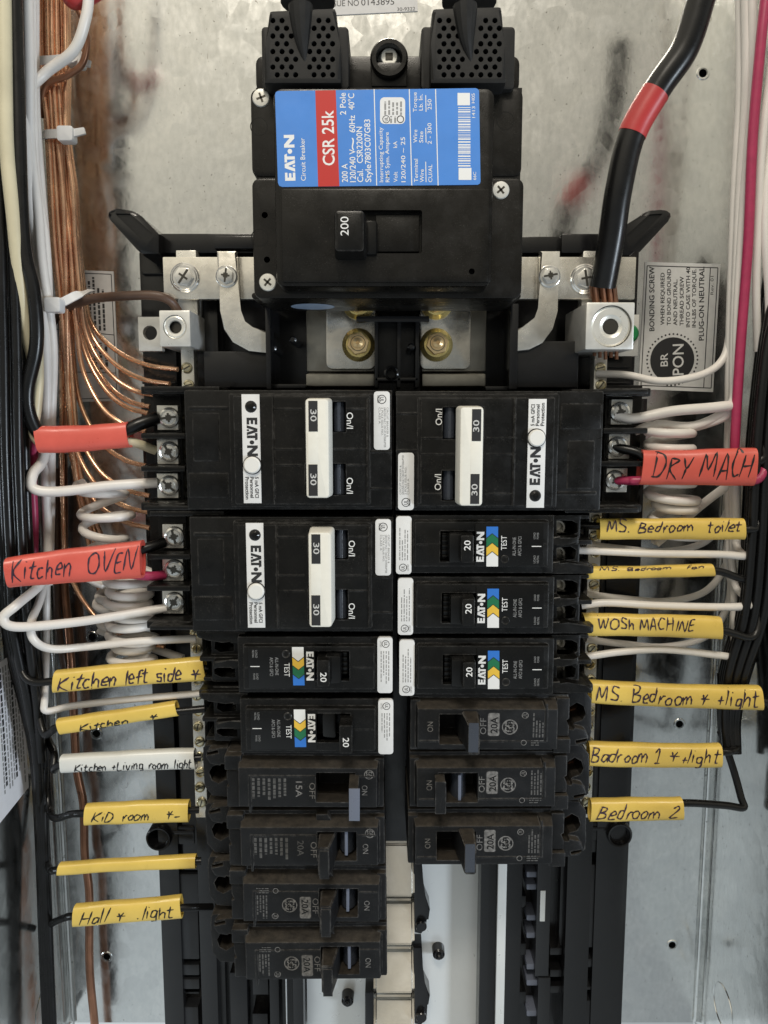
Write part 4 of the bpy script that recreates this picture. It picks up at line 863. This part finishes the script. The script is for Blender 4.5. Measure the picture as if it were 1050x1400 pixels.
def sleeve(name_label, mtl, tl, tr, br, bl_, h0, h1, txt=None, box_=(.05, .95, .25, .75), ink='ink', depth=3.0, bow=0.0, group=None, cat='wire sleeve', pen=.5, seed=1):
    """a flattened heat-shrink sleeve between four photo corners; lettering follows its surface"""
    hm = lambda s: h0 + (h1 - h0) * s
    L0, L1 = at(*tl, h0), at(*bl_, h0); R0, R1 = at(*tr, h1), at(*br, h1)
    oo = ((L0[0] + R0[0]) / 2, (L0[1] + R1[1]) / 2); rn = random.Random(seed); ph = rn.random() * 6
    def edge(s, top):
        a, b = (L0, R0) if top else (L1, R1); w_ = .25 * math.sin(s * 7 + ph + (0 if top else 1.3)) + .12 * math.sin(s * 19 + ph)
        return a[0] + (b[0] - a[0]) * s, a[1] + (b[1] - a[1]) * s + bow * math.sin(math.pi * s) + w_ * .6
    def surf(s, t, lift=0.0, back=False):   # t: -1 bottom .. 1 top
        a, b = edge(s, True), edge(s, False); m_ = (1 + t) / 2; n_ = 3.0
        d = depth * (1 - min(1, abs(t)) ** n_) ** (1 / n_)
        return b[0] + (a[0] - b[0]) * m_, b[1] + (a[1] - b[1]) * m_, hm(s) + (-(d + lift) if back else d + lift) + .25 * math.sin(s * 9 + ph)
    g = Geo(oo); NS, NT = 28, 12; v = []; f = []
    for i in range(NS + 1):
        s = i / NS; ring_ = [surf(s, math.cos(math.pi * j / NT)) for j in range(NT + 1)] + [surf(s, math.cos(math.pi * j / NT), back=True) for j in range(NT - 1, 0, -1)]; v += ring_
    n = 2 * NT
    for i in range(NS):
        for j in range(n): f.append((i * n + j, i * n + (j + 1) % n, (i + 1) * n + (j + 1) % n, (i + 1) * n + j))
    g.add(v, f, mtl)
    # the cut ends: a narrow lip turned into the dark tube
    for i in (0, NS):
        a = [Vector(q) for q in v[i * n:(i + 1) * n]]; c = sum(a, Vector()) / n; dv = Vector((1.5 if i == 0 else -1.5, 0, 0))
        inn = [c + (q - c) * .86 for q in a]; deep = [q + dv for q in inn]
        g.add([tuple(q) for q in a + inn], [(j, (j + 1) % n, n + (j + 1) % n, n + j) for j in range(n)], mtl)
        g.add([tuple(q) for q in inn + deep], [(j, (j + 1) % n, n + (j + 1) % n, n + j) for j in range(n)] + [tuple(range(n, 2 * n))], mtl)
    if txt:
        st, wd = pen_strokes(txt); s0, s1, t0, t1 = box_
        for p in st:
            q = spline([(a, b, 0) for a, b in p], 4)
            P = []
            for c in q:
                s = s0 + (s1 - s0) * c.x / wd; t = (t1 + (t0 - t1) * c.y) ; t = 1 - 2 * t   # t0 top, t1 baseline as fractions of the height
                P.append(surf(s, max(-.97, min(.97, t)), .14))
            g.ribbon(P, pen, ink)
    o = g.build('wire_sleeve'); return tag(o, name_label, cat, group)
YG = 'yellow labelled wire sleeves'; RG = 'red labelled wire sleeves'
sleeve('blank red sleeve on a black and a cream wire, upper left', 'red_sleeve', (51, 583), (175, 577), (180, 612), (57, 620), 58, 52, bow=-.3, group=RG, depth=4.6)
sleeve('red sleeve lettered Kitchen OVEN in pen', 'red_sleeve', (10, 762), (195, 738), (196, 790), (16, 803), 77, 56, 'Kitchen  OVEN', (.04, .97, .14, .76), 'ink', 4.6, .3, RG, pen=.55, seed=2)
sleeve('yellow sleeve lettered Kitchen left side in pen', 'yellow_sleeve', (77, 917), (278, 898), (284, 930), (75, 946), 60, 50, 'Kitchen left side *', (.03, .98, .20, .88), 'ink', 3.4, .5, YG, pen=.6, seed=3)
sleeve('narrow yellow sleeve lettered Kitchen, its writing turned downwards', 'yellow_sleeve', (79, 983), (240, 959), (245, 978), (85, 1003), 58, 50, 'Kitchen   *', (.16, .84, .46, .98), 'ink_black', 3.0, .3, YG, pen=.5, seed=4)
sleeve('white sleeve lettered Kitchen +Living room light in pen', 'white_sleeve', (84, 1032), (266, 1023), (269, 1050), (86, 1055), 58, 50, 'Kitchen +Living room light', (.10, .98, .40, .90), 'ink_black', 3.2, .2, 'labelled wire sleeves', pen=.42, seed=5)
sleeve('yellow sleeve lettered Kid room in pen', 'yellow_sleeve', (118, 1099), (259, 1093), (259, 1122), (117, 1127), 56, 50, 'KiD  room   *-', (.07, .94, .26, .76), 'ink_black', 3.2, .1, YG, pen=.45, seed=6)
sleeve('narrow blank yellow sleeve between Kid room and Hall sleeves', 'yellow_sleeve', (82, 1180), (268, 1169), (268, 1186), (80, 1195), 56, 48, None, group=YG, depth=2.6, bow=.5, seed=7)
sleeve('yellow sleeve lettered Hall + light in pen, lowest on the left', 'yellow_sleeve', (103, 1237), (247, 1225), (250, 1254), (102, 1265), 56, 50, 'Hall * .light', (.06, .94, .20, .80), 'ink_black', 3.2, .2, YG, pen=.5, seed=8)
sleeve('red sleeve lettered DRY MACH in pen', 'red_sleeve', (877, 615), (1032, 612), (1028, 664), (872, 662), 52, 60, 'DRY MACH', (.08, .95, .12, .78), 'ink_black', 4.2, -.2, RG, pen=.6, seed=9)
sleeve('yellow sleeve lettered MS. Bedroom toilet in pen', 'yellow_sleeve', (818, 708), (1015, 708), (1016, 737), (818, 737), 50, 58, 'MS. Bedroom  toilet', (.04, .97, .06, .60), 'ink', 3.4, -.2, YG, pen=.5, seed=10)
sleeve('narrow yellow sleeve whose writing is turned upwards, right side', 'yellow_sleeve', (800, 774), (973, 771), (976, 787), (801, 791), 50, 56, 'MS. Bedroom   fan', (.10, .92, .02, .26), 'ink', 2.8, -.3, YG, pen=.4, seed=11)
sleeve('yellow sleeve lettered WOSh MACHINE in pen', 'yellow_sleeve', (796, 838), (984, 843), (985, 873), (802, 868), 50, 58, 'WOSh MACHINE', (.08, .79, .10, .64), 'ink', 3.4, .2, YG, pen=.5, seed=12)
sleeve('yellow sleeve lettered MS. Bedroom + light in pen', 'yellow_sleeve', (806, 930), (1038, 938), (1041, 970), (806, 960), 50, 60, 'MS. Bedroom * +light', (.02, .97, .10, .78), 'ink', 3.6, -.4, YG, pen=.55, seed=13)
sleeve('yellow sleeve lettered Badroom 1 + light in pen', 'yellow_sleeve', (804, 1014), (984, 1017), (984, 1048), (804, 1046), 50, 58, 'Badroom 1 *+light', (.0, .97, .12, .72), 'ink', 3.5, -.3, YG, pen=.5, seed=14)
sleeve('yellow sleeve lettered Bedroom 2 in pen', 'yellow_sleeve', (807, 1092), (931, 1090), (932, 1119), (805, 1122), 50, 56, 'Bedroom 2', (.05, .94, .18, .80), 'ink', 3.4, -.1, YG, pen=.5, seed=15)

# ================================================================== wires
def wire(pts, r, m, label, group, name='wire', cat='wire', sub=7, seg=14):
    if pts[0][1] <= -10 and len(pts) > 4: pts = [(pts[0][0] * 2 - pts[1][0], -150, pts[0][2])] + pts     # runs on above the frame
    if pts[-1][1] >= 1419: pts = pts + [(pts[-1][0] * 2 - pts[-2][0], 1540, pts[-1][2])]
    P = [(*at(x, y, h), h) for x, y, h in pts]; o = P[len(P) // 2][:2]; g = Geo(o); g.tube(P, r, m, seg, sub); ob = g.build(name); return tag(ob, label, cat, group)
WG = 'white neutral wires'; KG = 'black circuit wires'; CG = 'bare copper ground wires'
# --- left: bare copper bundle fanning out to the ground terminals
ends = [(243, 505, 36), (232, 525, 36), (215, 541, 36), (205, 556, 34), (203, 565, 34), (200, 590, 34), (200, 637, 34), (205, 678, 34), (205, 701, 34), (205, 722, 34), (225, 884, 36), (150, 760, 20), (160, 820, 22), (140, 780, 18), (130, 740, 16), (145, 850, 20)]
for i in range(16):
    a = i / 15; lay = (i * 7) % 3
    if i < 11: e = ends[i]
    else: e = ends[i]
    x0 = 93 - 42 * a + random.uniform(-3, 3); h = 17 + 4.2 * lay + random.uniform(-.8, .8); jx = random.uniform(-3.5, 3.5)
    if i < 11:
        xb = 84 + 34 * (1 - i / 10); x1 = xb + 10 + 1.5 * i; ey = e[1]
        pts = [(x0, -20, h), (x0 + 2, 90, h), (64 + 30 * (1 - a), 180, h + 1), (68 + 33 * (1 - a) + jx, 262, h + jx * .4), (72 + 36 * (1 - a), 330, h), (xb, 415, h)]
        q = ey - 415; dx = e[0] - xb
        if q > 150: pts += [(xb + 3, ey - 150, h), (xb + .12 * dx, ey - 86, h + 1), (xb + .38 * dx, ey - 34, h + 5), (xb + .70 * dx, ey - 9, e[2] - 4), e]
        else: pts += [(xb + .06 * dx, 415 + .30 * q, h), (xb + .20 * dx, 415 + .57 * q, h + 2), (xb + .45 * dx, 415 + .82 * q, h + 6), (xb + .72 * dx, 415 + .95 * q, e[2] - 4), e]
    else:
        pts = [(x0, -20, h), (x0 + 2, 90, h), (64 + 30 * (1 - a), 180, h + 1), (72 + 36 * (1 - a), 330, h), (82 + 34 * (1 - a), 430, h), (94 + 30 * (1 - a), 560, h), (104 + 34 * (1 - a), 660, h), (e[0], e[1], e[2])]
    wire(pts, 1.12, 'copper', 'bare copper wire in the bundle fanning down the left side', CG, 'copper_wire')
wire([(60, 470, 18), (80, 428, 20), (120, 410, 34), (165, 405, 42), (210, 404, 44), (232, 411, 42), (243, 425, 38)], 2.1, 'brown_wire', 'thick brown copper wire looping into the small upper left lug', None)
wire([(104, -10, 30), (112, 25, 32), (119, 55, 32), (112, 88, 31), (90, 104, 30), (62, 118, 28), (56, 160, 22)], 1.5, 'old_copper', 'tarnished copper wire curling around the top of the copper bundle', None)
wire([(86, 620, 10), (87, 700, 9), (88, 800, 8), (95, 875, 8), (100, 960, 8), (105, 1050, 8), (114, 1100, 8), (116, 1170, 8), (122, 1220, 9), (122, 1300, 10), (124, 1345, 10), (131, 1420, 9)], 2.15, 'old_copper', 'long brown wire running straight down the left of the back plate', None)
wire([(78, 640, 10), (77, 760, 10), (80, 860, 9), (92, 930, 7)], 2.0, 'brown_wire', 'dark brown wire behind the left white coils', None)
# cream, black and white wires coming down the left wall
wire([(5, -20, 66), (7, 120, 66), (10, 210, 66), (19, 300, 66), (28, 390, 64), (38, 455, 60), (46, 490, 56)], 2.9, 'cream_wire', 'cream wire along the upper left edge', None)
wire([(52, 470, 56), (53, 520, 58), (50, 560, 58), (46, 592, 58), (60, 606, 57), (100, 604, 55), (175, 604, 50), (213, 616, 44)], 2.1, 'cream_wire', 'cream wire passing through the blank red sleeve to the upper left breaker', None)
wire([(20, -20, 62), (24, 120, 62), (31, 320, 64), (46, 400, 64), (50, 470, 63), (38, 530, 62), (40, 565, 61), (53, 592, 59), (70, 597, 57), (120, 596, 55), (165, 590, 52), (190, 580, 50), (215, 571, 46)], 2.9, 'black_wire', 'thick black wire through the blank red sleeve to the upper left breaker', None)
wire([(122, -15, 44), (116, 30, 44), (100, 70, 42), (62, 100, 40), (38, 130, 44), (36, 190, 46), (42, 280, 44), (54, 350, 42), (60, 430, 42), (64, 520, 42), (64, 620, 42)], 2.25, 'white_wire', 'thick white wire swinging across the copper bundle at the top left', None)
wire([(38, -15, 48), (40, 90, 48), (42, 200, 44), (52, 290, 44), (58, 360, 44), (72, 470, 40), (70, 580, 40), (69, 700, 30), (66, 800, 34)], 2.1, 'white_wire', 'white wire running down beside the copper bundle', WG)
wire([(42, -15, 44), (43, 100, 44), (48, 240, 40), (62, 340, 40), (66, 450, 40), (68, 560, 40), (60, 625, 46), (45, 648, 56), (46, 668, 58), (80, 672, 56), (150, 664, 52), (215, 660, 46)], 2.3, 'white_wire', 'white wire bending under the blank red sleeve to the upper left breaker', WG)
wire([(47, -15, 36), (48, 140, 36), (56, 260, 34), (64, 370, 34), (60, 500, 36), (62, 640, 36), (66, 760, 40), (58, 795, 54), (24, 826, 70), (5, 844, 73), (22, 857, 71), (100, 851, 60), (160, 842, 52), (228, 831, 46)], 2.1, 'white_wire', 'white wire making a wide loop below the red kitchen oven sleeve', WG)
wire([(64, 640, 32), (64, 760, 34), (56, 815, 50), (43, 850, 64), (46, 874, 66), (70, 887, 60), (120, 884, 50), (190, 877, 48), (268, 873, 44)], 1.85, 'white_wire', 'white wire looping just above the Kitchen left side sleeve', WG)
wire([(66, 640, 26), (64, 800, 28), (63, 900, 34), (61, 955, 52), (64, 972, 54), (100, 965, 48), (180, 956, 48), (275, 948, 46)], 1.65, 'white_wire', 'white wire between the Kitchen left side and Kitchen sleeves', WG)
wire([(48, 600, 46), (45, 660, 42), (47, 720, 40), (46, 800, 38)], 1.9, 'red_wire', 'dark red wire in the shade above the red oven sleeve', None)
wire([(60, 775, 60), (110, 775, 56), (196, 787, 52), (225, 786, 46)], 2.2, 'red_wire', 'dark red wire from the oven sleeve to the lower left wide breaker', None)
wire([(20, 790, 60), (100, 772, 58), (190, 752, 52), (225, 741, 46)], 2.4, 'black_wire', 'black wire from the oven sleeve to the lower left wide breaker', None)
# black bundle down the left wall
for i in range(10):
    a = i / 9; x0 = -6 + 40 * a; h = 50 + ((i * 5) % 4) * 5; xe = 52 + 12 * a
    pts = [(x0 - 16, -20, h - 4), (x0 - 12, 160, h - 4), (x0 - 6, 330 + 20 * (i % 3), h), (x0 - 2, 480, h), (x0, 620, h), (x0 + 6, 760, h - 2), (x0 + 10 + 4 * a, 860, h - 6), (30 + 26 * a, 960, h - 12), (46 + 14 * a, 1040, max(36, h - 22))]
    if i % 3 != 1: pts += [(53 + 9 * a, 1150, 34 + 2 * (i % 3)), (57 + 9 * a, 1260, 38), (60 + 9 * a, 1340, 40), (64 + 9 * a, 1430, 42)]
    wire(pts, 1.9 + .2 * (i % 2), 'black_wire', 'black wire in the dark bundle running down the left wall', KG, sub=7)
for i in range(5):
    x0 = 4 + 6 * i; wire([(x0 - 14, -20, 60 - i), (x0 - 12, 120, 60), (x0 - 10, 240, 60), (x0 - 12, 340 + 30 * i, 56), (x0 - 6, 480, 54), (x0 - 4, 640, 52)], 2.2, 'black_wire', 'black wire in the dark bundle running down the left wall', KG, sub=7)
for pts, lab in (([(32, 880, 50), (30, 915, 56), (44, 932, 58), (78, 931, 58), (180, 922, 55), (285, 914, 48)], 'black wire running through the Kitchen left side sleeve'),
                 ([(50, 960, 48), (60, 1002, 54), (72, 999, 56), (84, 993, 57), (170, 980, 54), (280, 969, 48)], 'black wire running through the narrow Kitchen sleeve'),
                 ([(60, 1000, 30), (74, 1030, 44), (74, 1052, 50), (88, 1045, 57), (180, 1040, 54), (275, 1036, 48)], 'black wire running through the white sleeve'),
                 ([(62, 1020, 26), (66, 1095, 36), (74, 1118, 46), (98, 1113, 52), (120, 1112, 55), (200, 1110, 53), (272, 1107, 46)], 'black wire running through the Kid room sleeve'),
                 ([(60, 1060, 22), (64, 1160, 30), (68, 1188, 44), (84, 1189, 54), (180, 1182, 52), (275, 1177, 46)], 'black wire running through the narrow blank yellow sleeve'),
                 ([(66, 1270, 26), (72, 1262, 40), (88, 1255, 50), (104, 1252, 55), (180, 1245, 53), (250, 1241, 50), (290, 1240, 42)], 'black wire running through the Hall sleeve'),
                 ([(985, 1000, 40), (1002, 1050, 42), (1013, 1090, 46), (1016, 1104, 48), (990, 1101, 50), (930, 1098, 54), (860, 1106, 52), (800, 1108, 44)], 'black wire bending back into the Bedroom 2 sleeve'),
                 ([(985, 920, 40), (992, 990, 46), (1008, 1018, 52), (1000, 1027, 56), (983, 1028, 57), (900, 1031, 53), (800, 1030, 44)], 'black wire running through the Badroom 1 sleeve'),
                 ([(1062, 940, 50), (1056, 965, 58), (1040, 958, 60), (930, 948, 56), (800, 945, 44)], 'black wire running through the MS. Bedroom + light sleeve'),
                 ([(1040, 800, 50), (1032, 868, 56), (985, 862, 58), (900, 856, 54), (800, 853, 44)], 'black wire running through the WOSh MACHINE sleeve'),
                 ([(1045, 740, 50), (1025, 790, 54), (975, 780, 55), (890, 781, 53), (790, 784, 44)], 'black wire running through the yellow sleeve with upward writing'),
                 ([(1040, 660, 50), (1036, 715, 56), (1014, 724, 58), (900, 722, 54), (785, 718, 44)], 'black wire running through the MS. Bedroom toilet sleeve')):
    wire(pts, 1.75, 'black_wire', lab, 'black wires leaving the labelled sleeves')
# coils of spare neutral wire
def coil(cx, pts0, pts1, ya, yb, turns, rad, r, hc, label, drift=0.0, sq=.8, wob=1.0):
    P = [(*at(x, y, h), h) for x, y, h in pts0]; rn = random.Random(int(cx)); P = spline(P, 5) if len(P) > 2 else [Vector(p) for p in P]; n = turns * 18
    for i in range(n + 1):
        a = 2 * math.pi * i / 18 + math.pi; y = ya + (yb - ya) * i / n; x, z = at(cx + drift * i / n, y, hc); rr = rad * (1 + .13 * math.sin(i * .21 + cx) + .06 * math.sin(i * .093))
        P.append(Vector((x + rr * math.cos(a), z + wob * (1.5 * math.sin(a + .6 + .6 * math.sin(i * .11)) + 1.1 * math.sin(i * .17 + cx)), hc - rr * sq * math.sin(a))))
    q = [Vector((*at(x, y, h), h)) for x, y, h in pts1]
    if q: P += spline([P[-1]] + q, 6)[1:]
    o = (P[len(P) // 2].x, P[len(P) // 2].y); g = Geo(o); g.tube(P, r, 'white_wire', 14, raw=True); ob = g.build('coiled_wire'); tag(ob, label, 'wire coil', 'coiled white neutral wires')
coil(140, [(118, 668, 42), (112, 660, 40)], [(150, 752, 34), (190, 775, 30), (250, 800, 34)], 664, 752, 3, 10.6, 2.0, 40, 'coiled white wire above the red kitchen oven sleeve', 6)
coil(176, [(120, 790, 40), (140, 800, 40)], [(200, 915, 30), (262, 925, 34)], 790, 925, 9, 9.9, 2.05, 38, 'tight coil of white wire between the oven and Kitchen left side sleeves', 8, .8, .55)
coil(158, [(150, 780, 24), (146, 800, 24)], [(190, 880, 26), (250, 900, 30)], 790, 860, 4, 9.2, 2.1, 24, 'loose coil of white wire behind the tight left coil', 4)
coil(912, [(1000, 560, 46), (950, 582, 46), (900, 580, 44)], [(960, 690, 34), (1000, 660, 40)], 588, 742, 9, 9.8, 2.05, 42, 'coil of white wire behind the red DRY MACH sleeve', 14, .8, .6)
# --- right side
wire([(816, 511, 36), (858, 513, 42), (905, 521, 44), (960, 512, 44), (990, 488, 42), (1000, 440, 40)], 1.7, 'white_wire', 'white wire curving across the bonding label from the neutral bar', WG)
wire([(840, 568, 46), (868, 572, 48), (920, 562, 50), (985, 556, 50), (1003, 548, 48), (1005, 500, 44)], 2.3, 'white_wire', 'white wire from the right wide breaker passing above the coil', WG)
wire([(868, 590, 44), (890, 582, 44), (930, 588, 44), (980, 575, 46), (1004, 560, 46)], 1.9, 'white_wire', 'white wire meeting the top of the right coil', WG)
wire([(838, 657, 46), (860, 657, 50), (880, 657, 52), (1000, 655, 58), (1034, 656, 60), (1046, 640, 58)], 2.0, 'red_wire', 'crimson wire through the DRY MACH sleeve to the right wide breaker', None)
wire([(838, 611, 46), (870, 618, 50), (900, 630, 52), (1030, 632, 58), (1046, 610, 58)], 2.2, 'black_wire', 'black wire through the DRY MACH sleeve to the right wide breaker', None)
wire([(1048, -20, 58), (1040, 60, 58), (1029, 190, 56), (1023, 330, 54), (1012, 480, 52), (1005, 600, 50), (1004, 660, 48)], 2.1, 'red_wire', 'long crimson wire running down the right edge', None)
for x0, xm, xe, h, r, lab in ((1012, 1006, 1000, 42, 2.2, 'white wire left of the long crimson wire at the upper right'), (1020, 1013, 1006, 46, 2.2, 'second white wire left of the long crimson wire'), (1028, 1018, 1009, 48, 2.0, 'white wire just touching the long crimson wire on the left')):
    wire([(x0, -20, h), (x0 + 1, 120, h), (xm, 260, h), (xe, 420, h), (xe - 2, 520, h), (xe - 3, 640, h - 4), (xe - 2, 760, h - 4)], r, 'white_wire', lab, WG)
wire([(1056, 80, 54), (1042, 200, 54), (1036, 330, 52), (1034, 400, 50), (1036, 480, 46)], 1.7, 'white_wire', 'pale wire right of the long crimson wire', None)
wire([(1068, -20, 50), (1054, 180, 52), (1046, 300, 54), (1052, 420, 52), (1050, 560, 50)], 1.8, 'white_wire', 'beige wire at the extreme upper right edge', None)
wire([(785, 752, 46), (830, 754, 48), (900, 757, 52), (985, 758, 54), (1019, 760, 54), (1008, 750, 46), (1002, 720, 40)], 1.75, 'white_wire', 'white wire below the MS. Bedroom toilet sleeve', WG)
wire([(795, 828, 46), (830, 824, 48), (900, 828, 52), (990, 830, 54), (1027, 827, 54), (1022, 818, 50), (1005, 800, 44), (1000, 760, 40)], 1.8, 'white_wire', 'white wire just above the WOSh MACHINE sleeve', WG)
wire([(800, 898, 46), (850, 891, 48), (910, 888, 50), (985, 896, 52), (1001, 897, 50), (1004, 880, 46), (1003, 800, 40)], 1.7, 'white_wire', 'white wire just below the WOSh MACHINE sleeve', WG)
for a, b, lab in ((738, 800, 'white wire in the shade behind the yellow sleeves, upper'), (806, 880, 'white wire in the shade behind the yellow sleeves, middle'), (868, 960, 'white wire in the shade behind the yellow sleeves, lower')):
    wire([(800, a + 6, 36), (850, a + 12, 30), (910, a + 16, 26), (965, a + 2, 26), (995, a - 40, 30), (1000, a - 90, 32)], 1.7, 'white_wire', lab, WG)
wire([(1002, 600, 38), (1004, 700, 36), (994, 760, 34), (1004, 820, 34), (1000, 900, 32)], 2.0, 'white_wire', 'white wire hanging down behind the right hand loops', WG)
for i in range(13):
    a = i / 12; x0 = 1022 + 40 * a; h = 44 + ((i * 5) % 4) * 5
    pts = [(x0 + 90, 250 + 25 * (i % 4), h + 8), (x0 + 34, 350 + 25 * (i % 4), h), (x0 + 18, 470, h), (x0 + 4, 600, h), (x0 - 4, 740, h - 2), (x0 - 14, 840, h - 4), (988 + 34 * a, 920, h - 6), (986 + 22 * a, 980, h - 8), (990 + 18 * a, 1030 - 6 * (i % 3), h - 6)]
    wire(pts, 2.0, 'black_wire', 'black wire in the dark bundle running down the right wall', 'black wires on the right wall', sub=5)
wire([(968, -40, 62), (958, 0, 62), (936, 67, 60), (900, 120, 58), (864, 184, 56), (846, 258, 54), (836, 325, 50), (824, 392, 44)], 5.75, 'black_wire', 'thick black cable with a red band entering the large upper right lug', None, 'power_cable', 'cable', 8, 24)
cab = bpy.data.objects['power_cable']
P = spline([(*at(x, y, h), h) for x, y, h in [(968, -40, 62), (958, 0, 62), (936, 67, 60), (900, 120, 58), (864, 184, 56), (846, 258, 54), (836, 325, 50), (824, 392, 44)]], 10)
co = (cab.location.x / S, cab.location.z / S)
g = Geo(co); zt, zb3 = at(900, 122, 58)[1], at(872, 186, 56)[1]; g.tube([tuple(p) for p in P if zb3 < p.y < zt], 6.0, 'red_tape', 24, raw=True); g.build('red_band', cab)
g = Geo(co)
for i in range(14):
    a = i * 2.4; rr = 1.7 * math.sqrt(i) * .9; x, z = at(824, 392, 44); x2, z2 = at(826, 416, 40); g.tube([(x + rr * math.cos(a), z + 2, 44 + rr * math.sin(a) * .8), (x2 + rr * math.cos(a), z2, 42 + rr * math.sin(a) * .8)], .85, 'old_copper', 6, raw=True)
g.build('copper_strands', cab); g = Geo(co)
for i in range(7): x3, z3 = at(812 + i * 5, 476, 42); g.tube([(x3, z3 + 3, 42 + (i % 3) * 3), (x3 + .4, z3 - 3.5 - (i % 3), 42 + (i % 3) * 3)], .85, 'old_copper', 6, raw=True)
g.build('copper_strands', cab)
g = None
wire([(90, -14, 40), (100, 1, 42), (118, -3, 42), (140, -16, 40)], 3.4, 'red_tape', 'red taped wire end at the very top left', None)

# ---------------- nylon cable ties
def tie(pts, wd, head, tail, label, hh):
    P = [(*at(x, y, h), h) for x, y, h in pts]; o = at(*head, hh); g = Geo(o); Q = spline(P, 6)
    v = []; f = []
    for i, p in enumerate(Q):
        t = (Q[min(i + 1, len(Q) - 1)] - Q[max(i - 1, 0)]).normalized(); sd = Vector((-t.y, t.x, 0)); 
        sd = sd.normalized() if sd.length > 1e-4 else Vector((0, 1, 0)); k_ = wd / 2
        for a, b in ((1, .5), (1, -.5), (-1, -.5), (-1, .5)): v.append(tuple(p + sd * k_ * a + Vector((0, 0, b * 1.1))))
    for i in range(len(Q) - 1):
        for j in range(4): f.append((i * 4 + j, i * 4 + (j + 1) % 4, i * 4 + 4 + (j + 1) % 4, i * 4 + 4 + j))
    f.append((3, 2, 1, 0)); n = 4 * (len(Q) - 1); f.append((n, n + 1, n + 2, n + 3)); g.add(v, f, 'tie_nylon')
    x, z = at(*head, hh); g.prism(rrect(x - 3.6, x + 3.6, z - 3.4, z + 3.2, 1.2), hh - 3, hh + 2.5, 'tie_nylon', .8)
    (xa, za), (xb, zb4) = at(*head, hh), at(*tail, hh); d = Vector((xb - xa, zb4 - za)).normalized(); q = Vector((-d.y, d.x)) * 1.9
    g.prism([(xa + q.x, za + q.y), (xa - q.x, za - q.y), (xb - q.x * .9, zb4 - q.y * .9), (xb + q.x * .6, zb4 + q.y * .6)], hh - .6, hh + .7, 'tie_nylon', .2)
    tag(g.build('cable_tie'), label, 'cable tie', 'white nylon cable ties')
tie([(50, 86, 22), (54, 83, 28), (72, 82, 31), (98, 80, 31), (106, 84, 22)], 3.6, (104, 82), (124, 87), 'white cable tie at the top of the copper bundle, under the white wire', 27)
tie([(56, 186, 18), (60, 184, 28), (78, 183, 31), (92, 184, 31), (100, 186, 20)], 3.8, (91, 184), (116, 178), 'white cable tie with a stubby head in the middle of the copper bundle', 32)
tie([(60, 412, 34), (72, 417, 42), (84, 414, 40), (108, 402, 36), (126, 396, 22)], 3.8, (74, 417), (54, 412), 'white cable tie gathering copper and white wires where the bundle fans out', 44)
